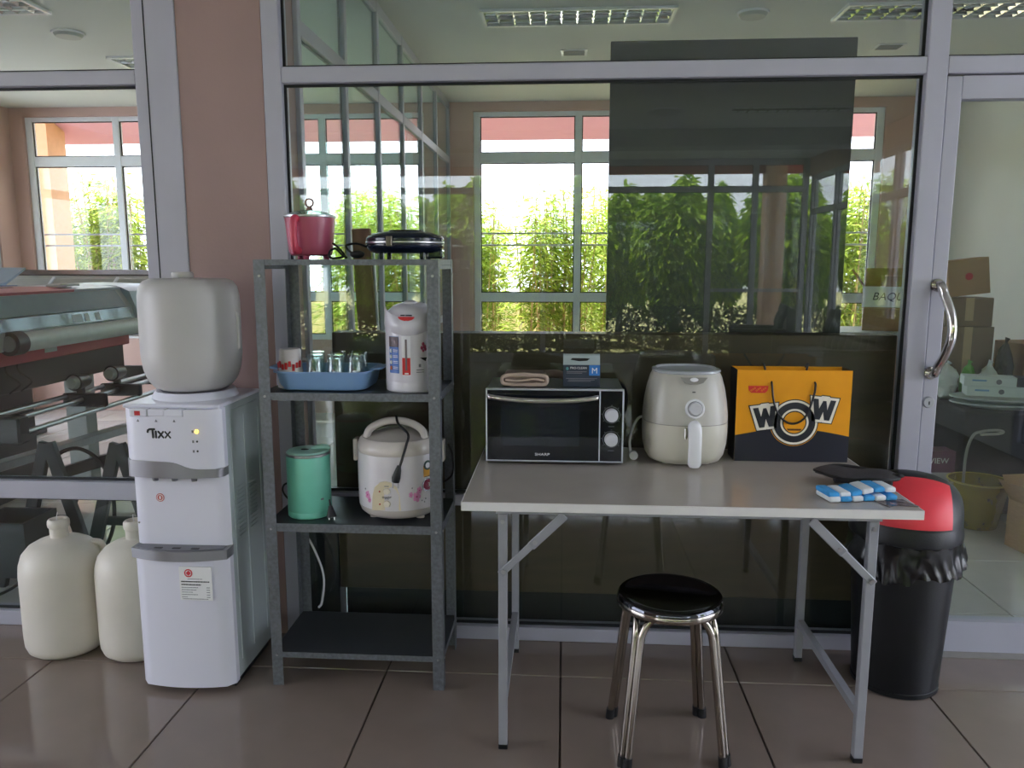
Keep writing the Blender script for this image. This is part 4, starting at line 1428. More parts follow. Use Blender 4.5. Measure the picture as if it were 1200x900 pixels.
for z in (.166, .087):
    kb = MB().lathe([(0, .020), (.0185, .020), (.0205, .017), (.0215, 0), (0, 0)], 32, M=Matrix.Translation((.1815, my0 - .0103, z)) @ Matrix.Rotation(R(90), 4, 'X')).build('dial', mat('pearl_silver_dial', (206, 206, 214), .35), cp)
    MB().ring(.026, .0272, my0 - .0107, my0 - .0102, 32, 'xz', (.1815, z)).build('dial_ring', M_grey_ink, cp)
    for k in range(7):
        a_ = R(-40 + k * 43)
        MB().box(-.0015, .0015, my0 - .0107, my0 - .0102, -.0008, .0008, M=Matrix.Translation((.1815 + .031 * math.cos(a_), 0, z + .031 * math.sin(a_)))).build('dial_mark', M_grey_ink, cp, smooth=False)
    MB().box(.172, .191, my0 - .0107, my0 - .0102, z - .038, z - .0365).build('dial_text', M_grey_ink, cp, smooth=False)
MB().tube(bez([(.16, .122, .20), (.19, .1285, .235), (.225, .1285, .23), (.247, .125, .195), (.245, .115, .14), (.23, .11, .115)], 30), .0055, 8).build('power_cord', M_cord, MW)

# glove and mask box on the microwave
MWT = TZ + mz1
M_glove = mat('brown_grey_quilted_cloth', (128, 112, 102), .95, 0, .2, 25, .5, 60)
GV = thing('oven_glove', 'folded brown cloth oven glove on the microwave', 'oven glove', (-.125, -.205, MWT))
gv = MB()
for i, (zz, w_) in enumerate(((.011, .075), (.030, .070))):
    gv.box(-w_, w_, -.055, .06 + .02 * i, zz - .0105, zz + .0085, .0085, 3)
gv.jitter(.0035, 26, 2)
for v in gv.bm.verts:
    v.co.z = max(v.co.z, .0003)
gv.build('quilted_body', M_glove, GV)
M_glove_l = mat('beige_glove_lining', (188, 168, 154), .95, 0, .1, 25, .4, 60)
cuff = MB().tube([(.073 * math.copysign(abs(math.cos(a)) ** .55, math.cos(a)), -.058, .0235 + .0165 * math.copysign(abs(math.sin(a)) ** .6, math.sin(a))) for a in [2 * PI * k / 40 for k in range(40)]], .0062, 8, closed=True)
cuff.jitter(.002, 40, 1)
for v in cuff.bm.verts:
    v.co.z = max(v.co.z, .0004)
cuff.build('cuff', M_glove_l, GV)
MB().tube(bez([(-.062, -.062, .024), (-.02, -.064, .021), (.03, -.063, .027), (.064, -.062, .022)], 16), .0035, 8).build('inner_fold', M_glove_l, GV)
MB().tube(bez([(.06, .03, .03), (.10, .045, .030), (.135, .05, .020)], 12), [.014, .014, .014, .014, .014, .0145, .015, .0145, .014, .013, .012, .011, .008], 10).build('thumb', M_glove, GV)
M_mbox = mat('dark_slate_carton', (44, 54, 70), .4, 0, .04)
MX = thing('mask_box', 'small dark carton with a blue M square on the microwave', 'carton', (.058, -.215, MWT))
MB().box(-.0595, .0595, -.035, .045, .0002, .072, .001, 1).build('carton_body', M_mbox, MX, smooth=False)
M_foil = mat('glossy_grey_carton_top', (176, 190, 192), .2, 0, .1, 10)
MB().prism([(-.035, .0722), (.045, .0722), (.038, .098), (.002, .104), (-.012, .100)], -.0590, .0590, 'yz').build('carton_top', M_foil, MX, smooth=False)
MB().prism([(-.030, .0930), (.012, .0930), (.026, .0915), (.018, .0850), (-.008, .0830), (-.036, .0880)], -.0275, -.0235, 'xz').build('tear_opening', M_black, MX, smooth=False)
bs = MB().box(.024, .0585, -.0362, -.0351, .038, .0715).build('blue_square', mat('bright_blue_print', (52, 122, 200), .4), MX, smooth=False)
text('size_letter', 'M', .026, M_paper, MX, (.0415, -.0364, .053), depth=.0003)
text('carton_title', 'PRO-CLEAN', .0095, M_paper, MX, (-.010, -.0355, .062), depth=.0003, sx=1.05)
for (z, a_, b_) in ((.050, -.048, .016), (.0455, -.048, .002), (.028, -.050, .050), (.0235, -.042, .042), (.019, -.044, .030)):
    MB().box(a_, b_, -.0357, -.0351, z - .0009, z + .0009).build('small_print', M_grey_ink, MX, smooth=False)
MB().ball((-.046, -.0353, .060), (.0045, .0006, .0055), 8).build('shield_mark', mat('teal_print', (80, 150, 150), .4), MX)

# ---- air fryer
M_fry = mat('cream_grey_plastic', (206, 202, 188), .3, 0, .015)
M_fry_w = mat('bright_white_plastic', (236, 236, 240), .25, 0, .01)
AF = thing('air_fryer', 'cream air fryer with white handle between microwave and paper bag', 'air fryer', (.400, -.178, TZ))
MB().lathe([(0, .004), (.100, .004), (.116, .010), (.127, .028), (.134, .06), (.137, .10), (.1365, .136)], 56, sq=.12).build('basket_drawer', M_fry, AF)
MB().lathe([(.1365, .138), (.136, .160), (.132, .20), (.124, .245), (.114, .280), (.106, .295)], 56, sq=.12).build('upper_body', mat('warm_grey_plastic', (190, 187, 178), .3, 0, .015), AF)
MB().lathe([(.135, .1355), (.1355, .137), (.135, .1385)], 56, sq=.12).build('seam', mat('seam_grey', (130, 128, 120), .6), AF)
MB().lathe([(.106, .295), (.110, .2985), (.108, .304), (.098, .306), (.092, .300), (.05, .296), (0, .296)], 56, sq=.12).build('top_cover', mat('clear_grey_cover', (186, 190, 196), .15, .2), AF)
for a in (45, 135, 225, 315):
    MB().cyl((.09 * math.cos(R(a)), .09 * math.sin(R(a)), 0), (.09 * math.cos(R(a)), .09 * math.sin(R(a)), .006), .012, seg=12).build('foot', M_fry, AF)
hn = MB().tube(bez([(.012, -.128, .133), (.012, -.148, .130), (.012, -.160, .095), (.012, -.160, .055), (.012, -.154, .012)], 24), [.0225] * 24 + [.018], 16)
hn.xf(Matrix.Translation((.012, 0, 0)) @ Matrix.Diagonal((.92, 1, 1, 1)) @ Matrix.Translation((-.012, 0, 0)))
for v in hn.bm.verts:
    if v.co.y < -.163:
        v.co.y = -.163 + (v.co.y + .163) * .35
hn.build('handle', M_fry_w, AF)
MB().box(-.018, -.010, -.142, -.120, .095, .133, .002, 1).build('handle_side_plate', M_chrome, AF, smooth=False)
kz = Matrix.Translation((.012, -.1335, .192)) @ Matrix.Rotation(R(80), 4, 'X')
do_ = MB().lathe([(0, .006), (.028, .006), (.031, 0)], 36, M=kz).build('dial_plate', M_fry_w, AF)
MB().lathe([(0, .016), (.018, .016), (.021, .012), (.0215, .0062)], 36, M=kz).build('timer_dial', mat('pale_grey_dial', (196, 196, 202), .3), AF)
MB().lathe([(.0217, .0062), (.0225, .0075), (.0235, .0062)], 36, M=kz).build('dial_ring', mat('grey_dial_ring', (120, 122, 130), .3), AF)
MB().prism([(-.042, .001), (.042, .001), (.028, -.016), (.010, -.021), (-.010, -.021), (-.028, -.016)], -.004, .003, 'xz', M=Matrix.Translation((.008, -.1205, .288)) @ Matrix.Rotation(R(-16), 4, 'X')).build('air_scoop', mat('mid_grey_scoop', (142, 140, 134), .4), AF)  # scoop in one even grey, darker than the body
MB().ball((.008, -.122, .281), (.017, .007, .009), 14).build('top_button', M_fry_w, AF)
MB().box(.003, .013, -.1300, -.1280, .2425, .2455, M=Matrix.Rotation(R(0), 4, 'X')).build('indicator_window', M_black, AF, smooth=False)
MB().tube(bez([(-.118, .07, .13), (-.150, .05, .12), (-.175, .02, .06), (-.172, -.01, .012), (-.165, -.03, .008)], 24), .0045, 8).build('power_cord', M_fry_w, AF)
MB().cyl((-.166, -.035, .0145), (-.166, -.012, .0145), .0142, .0142, 14).build('plug', M_fry_w, AF)

# ---- paper bag
M_or = mat('orange_coated_card', (242, 164, 32), .3, 0, .03)
M_nv = mat('navy_black_coated_card', (40, 42, 54), .3, 0, .03)
PB = thing('paper_bag', 'orange and black paper carrier bag lettered WOW', 'paper bag', (.745, -.200, TZ))
bw, bd_, bh = .182, .100, .302
for nm, m_, q in (('front_panel', M_or, MB().box(-bw, bw, 0, .0015, 0, bh)), ('back_panel', M_or, MB().box(-bw, bw, bd_ - .0015, bd_, 0, bh)),
                  ('bottom', M_nv, MB().box(-bw, bw, .0015, bd_ - .0015, 0, .002))):
    q.build(nm, m_, PB, smooth=False)
for s in (-1, 1):
    MB().prism([(.0015, .002), (bd_ - .0015, .002), (bd_ - .0015, bh), (.0015, bh)], s * bw - .0008, s * bw + .0008, 'yz').build('side_gusset', M_nv, PB, smooth=False)
fy = -.0004
pr = [(-bw, 0), (bw, 0)] + [(bw - 2 * bw * i / 20, .086 + .024 * math.sin(PI * i / 20)) for i in range(21)]
MB().prism(pr, fy, .0002, 'xz').build('navy_print', M_nv, PB, smooth=False)
M_cream = mat('cream_print', (244, 238, 224), .35)
M_tyre = mat('charcoal_print', (44, 46, 54), .35)
oc = (.006, .131)


def disc(r, y0_, y1_, m_, nm, rx=1.0):
    MB().prism([(oc[0] + r * math.cos(2 * PI * i / 48), oc[1] + r * rx * math.sin(2 * PI * i / 48)) for i in range(48)], y0_, y1_, 'xz').build(nm, m_, PB, smooth=False)


disc(.0785, fy - .0004, fy, M_or, 'letter_o_edge')
disc(.0765, fy - .0008, fy - .0004, M_ink, 'letter_o_outline')
disc(.0735, fy - .0012, fy - .0008, M_cream, 'letter_o_rim')
disc(.0665, fy - .0016, fy - .0012, M_tyre, 'letter_o_tyre')
disc(.0450, fy - .0020, fy - .0016, M_cream, 'letter_o_inner_rim')
disc(.0385, fy - .0024, fy - .0020, M_ink, 'letter_o_inner_line')
disc(.0350, fy - .0028, fy - .0024, M_or, 'letter_o_centre')
MB().prism([(oc[0] - .024, .1105), (oc[0] + .024, .1105), (oc[0] + .020, .1045), (oc[0] - .020, .1045)], fy - .0032, fy - .0028, 'xz').build('letter_o_shade', mat('brown_print', (96, 52, 20), .4), PB, smooth=False)
Wp = [(-.036, .030), (-.019, .030), (-.013, .000), (-.004, .026), (.006, .026), (.013, -.002), (.019, .030), (.036, .030), (.024, -.034), (.008, -.034), (.001, -.008), (-.006, -.034), (-.022, -.034)]


def grow(poly, d_):
    out = []
    n_ = len(poly)
    for i in range(n_):
        a_, b_, c_ = Vector(poly[i - 1]), Vector(poly[i]), Vector(poly[(i + 1) % n_])
        e1, e2 = (b_ - a_).normalized(), (c_ - b_).normalized()
        n1, n2 = Vector((-e1.y, e1.x)), Vector((-e2.y, e2.x))
        m_ = (n1 + n2)
        if m_.length < .3:
            m_ = n1
        m_.normalize()
        k_ = min(1.6, 1 / max(.4, m_.dot(n1)))
        out.append((b_.x + m_.x * d_ * k_, b_.y + m_.y * d_ * k_))
    return out


outer = [(-.036, .030), (-.010, .030), (-.006, .033), (.010, .033), (.012, .030), (.036, .030), (.025, -.034), (.006, -.034), (.001, -.028), (-.004, -.034), (-.024, -.034)]
for (cx, cz, rot) in ((-.088, .150, 8), (.095, .176, -6)):
    rm = Matrix.Rotation(R(rot), 2)
    for d_, y0_, m_, nm, src in ((.0105, fy - .0008, M_ink, 'letter_w_outline', outer), (.0078, fy - .0012, M_cream, 'letter_w_border', outer), (.0, fy - .0017, M_tyre, 'letter_w', Wp)):
        pl_ = grow(src, d_) if d_ else src
        MB().prism([tuple(rm @ Vector((a_ * 1.02, b_ * 1.05)) + Vector((cx, cz))) for a_, b_ in pl_], y0_ - .0004, y0_ + .0004, 'xz').build(nm, m_, PB, smooth=False)
lb = MB().prism([(-.146, .250), (-.082, .250), (-.084, .236), (-.092, .227), (-.136, .227), (-.144, .236)], fy - .0006, .0002, 'xz').build('red_tag_print', mat('scarlet_print', (222, 52, 48), .4), PB, smooth=False)
rr_ = random.Random(2)
for i in range(9):
    x_ = -.136 + i * .0056
    zz_ = .233 + .004 * (i % 3)
    MB().ring(.0016, .0028, fy - .0012, fy - .0006, 10, 'xz', (x_, zz_ + .002)).build('tag_lettering', M_or, lb)
for yy_, sgn in ((-.0025, 1), (bd_ + .0025, -1)):
    zt_ = bh - .036
    if sgn > 0:
        hpth = [(-.072, .004, zt_), (-.072, yy_ - .002, zt_ - .012), (-.066, yy_ - .006, zt_ - .06), (-.050, yy_ - .008, zt_ - .105), (-.020, yy_ - .008, zt_ - .133), (.012, yy_ - .008, zt_ - .135), (.040, yy_ - .008, zt_ - .110), (.060, yy_ - .006, zt_ - .05), (.066, yy_ - .002, zt_ - .012), (.064, .004, zt_)]
    else:
        hpth = [(-.072, bd_ - .004, zt_), (-.072, bd_ - .008, bh - .01), (-.078, bd_ - .003, bh + .010), (-.060, bd_ + .004, bh - .02), (0, bd_ + .006, bh - .09), (.05, bd_ + .004, bh - .02), (.068, bd_ - .003, bh + .010), (.064, bd_ - .008, bh - .01), (.064, bd_ - .004, zt_)]
    MB().tube(bez(hpth, 60), .0034, 8).build('rope_handle', M_cord, PB)
for x_ in (-.072, .064):
    MB().ball((x_, bd_ - .004, bh - .018), (.006, .003, .005), 8).build('rope_knot', M_cord, PB)

# ---- cloths at the right end of the table
M_mesh = mat('charcoal_mesh_cloth', (58, 56, 60), .9, 0, .1, 60, .3, 200)
CT = thing('checked_cloth', 'folded blue and white checked cloth at the table corner', 'cloth', (.815, -.610, TZ), R(10))
M_cb = mat('sky_blue_terry', (70, 160, 224), .95, 0, .1, 60, .5, 250)
M_cw = mat('white_terry', (232, 236, 240), .95, 0, .06, 60, .5, 250)
for lv in range(2):
    for i in range(6):
        x0_ = -.098 + i * .0325
        z0_ = .001 + lv * .0165
        q = MB().box(x0_, x0_ + .0326, -.034 + lv * .006, .050, z0_, z0_ + .0155, .006, 3)
        q.xf(Matrix.Rotation(R(-3.5 * lv), 4, 'Y'))
        for v in q.bm.verts:
            v.co.z = max(.0004, v.co.z + .003 * math.sin(v.co.x * 40) * lv)
        q.build('cloth_square', M_cb if (i + lv) % 2 else M_cw, CT)
CP = thing('mesh_pouch', 'flat charcoal mesh pouch lying against the blue checked cloth', 'pouch', (.855, -.482, TZ + .002), R(-14))
cp_ = MB().grid(lambda u, v: (.115 * (2 * u - 1), (.074 * (2 * v - 1)) * math.sqrt(max(.02, 1 - (2 * u - 1) ** 2)), .0375 + .010 * math.sin(PI * u) * math.sin(PI * v) + .004 * math.sin(9 * u)), 24, 12, .006)
cp_.build('pouch_fabric', M_mesh, CP)
MB().tube([(.115 * math.cos(a), .074 * math.sin(a), .0375 + .003 * math.sin(4 * a)) for a in [2 * PI * k / 48 for k in range(48)]], .0045, 8, closed=True).build('hem', M_cord, CP)
MB().ball((.108, -.01, .041), (.018, .012, .007), 10).build('strap_end', M_cord, CP)
MB().box(-.06, .10, .012, .050, .0005, .0355, .004, 1).build('folded_under_layer', M_mesh, CP, smooth=False)
PW = thing('plastic_wrapper', 'thin dark printed plastic wrapper under the blue checked cloth', 'wrapper', (.885, -.640, TZ), R(16))
M_wrap = mat('dark_printed_film', (120, 104, 104), .15, 0, .6, 25, alpha=.75)
MB().grid(lambda u, v: (-.03 + .085 * u, -.045 + .07 * v + .01 * math.sin(5 * u), .0012 + .0012 * math.sin(13 * u) * math.sin(9 * v)), 16, 10, .0006).build('film', M_wrap, PW)

# ================================================================== STOOL
M_ss = mat('polished_stainless_tube', (168, 160, 150), .14, 1.0, .04, 30)
M_seat = mat('mirror_stainless_seat', (84, 86, 92), .06, 1.0, .02, 10)
SX, SY, SH = .312, -.598, .462
ST = thing('round_stool', 'round stainless steel stool under the front of the table', 'stool', (SX, SY, 0), R(4))
MB().lathe([(0, SH - .010), (.10, SH - .0095), (.128, SH - .003), (.138, SH), (.146, SH - .001), (.1495, SH - .006), (.1505, SH - .020), (.147, SH - .030), (.143, SH - .030), (.140, SH - .018), (0, SH - .018)], 64).build('seat_top', M_seat, ST)
MB().lathe([(.1500, SH - .012), (.1515, SH - .014), (.1515, SH - .028), (.1500, SH - .030)], 64).build('seat_rim', M_ss, ST)
feet = [Vector((-.146, -.132, 0)), Vector((.150, -.128, 0)), Vector((.138, .138, 0)), Vector((-.150, .134, 0))]
tops = [Vector((v.x * .72, v.y * .72, SH - .034)) for v in feet]
for i in range(4):
    j = (i + 1) % 4
    off = (feet[j] - feet[i]).normalized() * .0125
    f0, f1 = feet[i] + off, feet[j] - off
    t0, t1 = tops[i] + off, tops[j] - off
    def P_(a_, b_, s_):
        return a_.lerp(b_, s_)
    ctr = (t0 + t1) / 2
    k0 = P_(f0, t0, .80)
    k1 = P_(f1, t1, .80)
    path = [f0 + (t0 - f0) * .02, P_(f0, t0, .4), k0, P_(f0, t0, .91) + (ctr - t0) * .05, P_(t0, ctr, .22) - Vector((0, 0, .010)), P_(t0, ctr, .5), P_(t1, ctr, .5), P_(t1, ctr, .22) - Vector((0, 0, .010)), P_(f1, t1, .91) + (ctr - t1) * .05, k1, P_(f1, t1, .4), f1 + (t1 - f1) * .02]
    MB().tube(bez(path, 66), .0105, 12).build('leg_hoop', M_ss, ST)
for v in feet:
    d_ = 0
    nb = [(feet[(feet.index(v) + 1) % 4] - v).normalized() * .0125, (feet[feet.index(v) - 1] - v).normalized() * .0125]
    q = MB()
    for o_ in nb:
        q.cyl(v + o_, v + o_ + Vector((-v.x * .016, -v.y * .016, .032)), .0135, .0128, 14)
    q.build('rubber_foot', M_cord, ST)

# ================================================================== DUSTBIN
M_bin = mat('navy_black_plastic', (9, 12, 17), .42, 0, .06, 12, .1, 160)
M_bag = mat('black_bin_liner', (4, 4, 5), .24, 0, .1, 20)
M_flap = mat('coral_red_plastic', (236, 62, 74), .4, 0, .02)
DB = thing('dustbin', 'black dustbin with red swing lid right of the table', 'dustbin', (1.128, -.195, 0))
MB().lathe([(0, 0), (.130, 0), (.136, .004), (.1365, .018), (.134, .020), (.162, .525), (.158, .525), (.130, .02), (0, .012)], 56).build('bin_body', M_bin, DB)
# liner skirt hanging over the rim
rb = random.Random(9)
ph = [rb.uniform(0, 6.28) for _ in range(8)]
def skirt(u, v):
    a_ = 2 * PI * u
    fl_ = .006 * math.sin(5 * a_ + ph[0] + 3 * v) + .005 * math.sin(13 * a_ + ph[1] + 6 * v * math.sin(3 * a_)) + .005 * math.sin(22 * a_ + ph[2] + 9 * v * math.cos(2 * a_))
    r_ = .168 + v * (.004 + fl_ * .8) + .020 * v * max(0, math.cos(a_ - R(355))) ** 6 + .018 * v * max(0, math.cos(a_ - R(185))) ** 8
    z_ = .521 - v * (.098 + .016 * math.sin(2 * a_ + ph[3]) + .010 * math.sin(5 * a_ + ph[4]) + .005 * math.sin(13 * a_)) + .004 * math.sin(19 * a_ + 9 * v)
    return (r_ * math.cos(a_), min(.172, r_ * math.sin(a_)), z_)
MB().grid(skirt, 144, 8, .0012).build('bin_liner', M_bag, DB)
MB().lathe([(.166, .521), (.171, .524), (.172, .538), (.168, .565), (.166, .576), (.160, .576), (.160, .521)], 56).build('lid_collar', M_bin, DB)
LR, LHH = .166, .152
def dome(u, v, k_=1.0):
    # vault with its axle left-right: x across, arc over the top front to back
    return None
vd = bmesh.new()
def vault(xm, nx, na, a_from, a_to, rad):
    def fn(u, v):
        x_ = -xm + 2 * xm * u
        rr2 = math.sqrt(max(.0, 1 - (x_ / LR) ** 2))
        a_ = R(a_from + (a_to - a_from) * v)
        return (x_, -rad * rr2 ** .85 * math.cos(a_), .576 + (rad / LR) * LHH * rr2 ** .55 * math.sin(a_))
    return MB().grid(fn, nx, na, .003)
vault(LR * .995, 40, 28, 0, 180, LR).xf(Matrix.Rotation(R(-14), 4, 'Z')).build('lid_dome', M_bin, DB)
vault(.112, 24, 22, 3, 72, LR * 1.018).xf(Matrix.Rotation(R(-14), 4, 'Z')).build('swing_flap', M_flap, DB)

# ================================================================== LEFT ROOM: PRINTERS
M_pgrey = mat('printer_grey_plastic', (186, 190, 190), .4, 0, .04)
M_pblue = mat('printer_blue_grey_cover', (128, 150, 160), .3, 0, .05)
M_pred = mat('printer_crimson_panel', (176, 42, 62), .4, 0, .05)
M_pwhite = mat('printer_lilac_white', (214, 210, 224), .35, 0, .03)
M_dark = mat('dark_petrol_steel', (24, 34, 38), .4, 0, .06)
M_lens = mat('smoked_cover_window', (26, 36, 42), .08, 0, .03)
# printer standing end-on to the glass, its front facing the centre room
PR = thing('roll_printer', 'large red and grey roll printer close behind the left glass', 'printer', (-2.46, 1.02, 0))
y0, y1 = -.80, .86
MB().prism([(-.36, 1.02), (.06, 1.02), (.075, 1.10), (.06, 1.16), (.0, 1.255), (-.16, 1.268), (-.34, 1.268)], y0 + .001, .47, 'xz').build('carriage_body', M_pgrey, PR, smooth=False)
MB().prism([(.0, 1.2555), (-.16, 1.2685), (-.34, 1.2685), (-.34, 1.282), (-.16, 1.282), (.006, 1.268)], y0, .05, 'xz').build('red_top_cover', mat('printer_pink_red_top', (222, 122, 136), .4, 0, .04), PR, smooth=False)
MB().prism([(.0, 1.2555), (-.16, 1.2685), (-.34, 1.2685), (-.34, 1.282), (-.16, 1.282), (.006, 1.268)], .0505, .47, 'xz').build('white_top_cover', M_pwhite, PR, smooth=False)
MB().prism([(.062, 1.162), (.068, 1.166), (.012, 1.254), (.004, 1.252)], y0, .40, 'xz').build('front_band', M_pblue, PR, smooth=False)
win = MB().prism([(.0765, 1.104), (.083, 1.106), (.070, 1.160), (.063, 1.158)], y0, .42, 'xz').build('front_window', M_lens, PR, smooth=False)
for (a_, b_) in ((-.10, -.02), (.0, .035), (.09, .13)):
    MB().prism([(.0835, 1.112), (.0845, 1.112), (.0735, 1.150), (.0725, 1.150)], a_, b_, 'xz').build('carriage_part', M_pgrey, win, smooth=False)
MB().prism([(-.34, 1.00), (.05, 1.00), (.085, 1.05), (.085, 1.15), (.05, 1.245), (-.02, 1.275), (-.34, 1.285)], .471, y1, 'xz').build('end_housing', mat('printer_steel_blue_cap', (150, 166, 178), .3, 0, .04), PR)
MB().box(-.10, -.02, -.10, .06, 1.306, 1.318, .003, 1, M=Matrix.Translation((-.04, .14, -.0235))).build('display_frame', M_pgrey, PR, smooth=False)
MB().box(-.09, -.03, -.085, .045, 1.3185, 1.3195, M=Matrix.Translation((-.04, .14, -.0235))).build('display_screen', mat('pale_lcd', (176, 196, 190), .2), PR, smooth=False)
lt = MB()
for k_ in range(5):
    yy = -.30 + k_ * .036
    lt.prism([(-.24, yy), (-.19, yy), (-.18, yy + .018 + .008 * (k_ % 2)), (-.22, yy + .022)], 1.2822, 1.2840, 'xy')
lt.build('maker_lettering', M_ink, PR, smooth=False)
# front roller with its end wheel
MB().cyl((.085, y0 + .30, 1.055), (.085, y1 - .02, 1.055), .043, seg=28).build('paper_roller', mat('pale_grey_roller', (222, 226, 220), .4), PR)
wl_ = MB().cyl((.085, y0 + .23, 1.055), (.085, y0 + .299, 1.055), .052, seg=28).build('roller_end_wheel', M_black, PR)
MB().cyl((.085, y0 + .224, 1.055), (.085, y0 + .2295, 1.055), .034, seg=24).build('wheel_hub', M_silver, wl_)
MB().box(-.33, .045, y0, .45, .955, 1.0195, .004, 1).build('lower_red_panel', M_pred, PR, smooth=False)
MB().box(.0455, .047, -.28, -.19, .985, 1.012).build('rating_plate', M_pgrey, PR, smooth=False)
MB().box(-.40, -.20, y0 + .04, y1 - .05, .775, .93, .006, 1).build('cross_beam', M_dark, PR, smooth=False)
for yy in (y0 + .45, .50):
    MB().box(-.36, -.24, yy - .05, yy + .05, .10, .955, .004, 1).build('stand_post', M_pgrey if yy > 0 else M_dark, PR, smooth=False)
    MB().box(-.46, .14, yy - .04, yy + .04, .055, .10, .006, 1).build('stand_foot', M_dark, PR, smooth=False)
    for xx in (-.40, .08):
        MB().cyl((xx, yy - .015, .0275), (xx, yy + .015, .0275), .0275, seg=18).build('caster', M_black, PR)
for (xx, zz) in ((.20, .695), (.10, .735), (.02, .750)):
    MB().cyl((xx, y0 + .10, zz), (xx, y1 + .25, zz), .012, seg=12).build('take_up_rod', M_steel, PR)
for yy in (-.10, .22):
    MB().box(.0, .22, yy - .015, yy + .015, .70, .765, .006, 1).build('rod_bracket', M_dark, PR, smooth=False)
    fl_ = MB().cyl((.09, yy - .05, .825), (.09, yy + .05, .825), .042, .030, 20).build('core_flange', M_dark, PR)
    MB().cyl((.09, yy - .075, .825), (.09, yy - .051, .825), .026, .034, 18).build('core_cap', M_pgrey, fl_)
    MB().box(.075, .105, yy - .012, yy + .012, .766, .80).build('flange_arm', M_dark, PR, smooth=False)
MB().box(-.42, .24, y0 + .03, y0 + .10, .66, .775, .008, 1).build('rod_end_block', M_dark, PR, smooth=False)
MB().box(-.28, .24, y1 + .001, y1 + .06, .66, .772, .008, 1).build('rod_end_block', M_dark, PR, smooth=False)
for dx in (0, .08):
    MB().tube(bez([(-.05, -.42 + dx, .955), (-.06, -.40 + dx, .90), (-.03, -.36 + dx, .85), (-.10, -.34 + dx, .80)], 16), .004, 6).build('hanging_cable', M_cord, PR)

# second printer at the back, facing us
P2 = thing('wide_plotter', 'grey wide plotter lettered FP-740 under the far left window', 'printer', (-3.55, 3.15, 0))
MB().prism([(-.22, 1.05), (.24, 1.05), (.24, 1.30), (.10, 1.335), (-.10, 1.28), (-.22, 1.20)], -.95, .95, 'yz').build('plotter_body', mat('plotter_olive_grey', (150, 154, 148), .4, 0, .03), P2, smooth=False)
MB().prism([(.24, 1.3005), (.10, 1.3355), (-.02, 1.3030), (-.02, 1.3130), (.10, 1.3460), (.245, 1.3110)], -.95, .95, 'yz').build('black_top_strip', M_black, P2, smooth=False)
for xx in (-.32, .18):
    MB().prism([(-.23, 1.19), (-.11, 1.285), (-.115, 1.295), (-.24, 1.20)], xx, xx + .02, 'yz').build('cover_rib', M_white_pl, P2, smooth=False)
text('model_lettering', 'FP-740', .060, M_ink, P2, (-.08, -.2215, 1.165), sx=1.7, shear=.2)
for xx in (-.8, .8):
    MB().box(xx - .05, xx + .05, -.10, .12, .06, 1.0495).build('plotter_leg', M_pgrey, P2, smooth=False)
    MB().box(xx - .05, xx + .05, -.30, .30, 0, .0595, .01, 1).build('plotter_foot', M_dark, P2, smooth=False)
MB().cyl((-.75, -.16, .90), (.75, -.16, .90), .05, seg=20).build('media_roll', M_paper, P2)
for xx in (-.755, .755):
    MB().box(xx - .02, xx + .02, -.19, -.09, .86, .94).build('roll_holder', M_dark, P2, smooth=False)

# pale scanner with raised lid, far left
SC = thing('flatbed_cutter', 'pale blue cutter with tilted covers beyond the red printer', 'cutter', (-3.56, 1.62, 0))
MB().box(-.30, .30, -.26, .26, .70, 1.15, .01, 1).build('cutter_body', M_pgrey, SC, smooth=False)
M_pale = mat('pale_blue_acrylic', (176, 196, 226), .15, 0, .03)
MB().prism([(-.27, 1.1505), (.02, 1.26), (.02, 1.272), (-.28, 1.165)], -.30, .40, 'yz').build('front_cover', mat('mid_blue_acrylic', (84, 112, 160), .12, 0, .04), SC, smooth=False)
MB().prism([(.03, 1.27), (.22, 1.36), (.22, 1.372), (.025, 1.284)], -.30, .32, 'yz').build('rear_cover', M_pale, SC, smooth=False)
MB().box(-.30, .30, .03, .05, 1.1505, 1.27).build('cover_support', M_dark, SC, smooth=False)
MB().tube(bez([(.02, -.27, 1.16), (.01, -.25, 1.24), (-.08, -.12, 1.31), (-.22, .02, 1.36)], 16), .014, 8).build('gas_strut', M_white_pl, SC)
for xx in (-.25, .25):
    MB().box(xx - .04, xx + .04, -.22, .22, 0, .6995).build('cutter_leg', M_dark, SC, smooth=False)

# grey control cabinet with red switch plates
GC = thing('control_cabinet', 'grey control cabinet with red switch plates behind the water bottle', 'cabinet', (-2.42, 2.55, 0))
MB().box(-.30, .32, -.25, .25, .06, .93, .006, 1).build('cabinet_body', mat('control_grey', (128, 136, 136), .45), GC, smooth=False)
for zz in (.70, .42):
    pl2 = MB().box(.02, .22, -.256, -.2505, zz - .12, zz + .12).build('switch_plate', M_pgrey, GC, smooth=False)
    MB().box(.05, .19, -.259, -.2565, zz - .09, zz + .04).build('red_plate', M_pred, pl2, smooth=False)
    MB().cyl((.12, -.27, zz + .075), (.12, -.2565, zz + .075), .018, seg=14).build('switch_knob', M_black, pl2)
for xx in (-.24, .26):
    MB().box(xx - .03, xx + .03, -.2, .2, 0, .0595).build('plinth', M_black, GC, smooth=False)

# trestle right behind the left glass
M_tres = mat('dark_petrol_wood', (34, 48, 52), .45, 0, .08)
TR = thing('trestle', 'dark A-shaped trestle with a silver rail behind the water jugs', 'trestle', (-2.17, .56, 0))


def bar(p0, p1, w_, t_, m_, nm, parent):
    p0, p1 = Vector(p0), Vector(p1)
    d_ = p1 - p0
    q = d_.to_track_quat('Z', 'Y').to_matrix().to_4x4()
    return MB().box(-w_ / 2, w_ / 2, -t_ / 2, t_ / 2, 0, d_.length, .003, 1, M=Matrix.Translation(p0) @ q).build(nm, m_, parent, smooth=False)


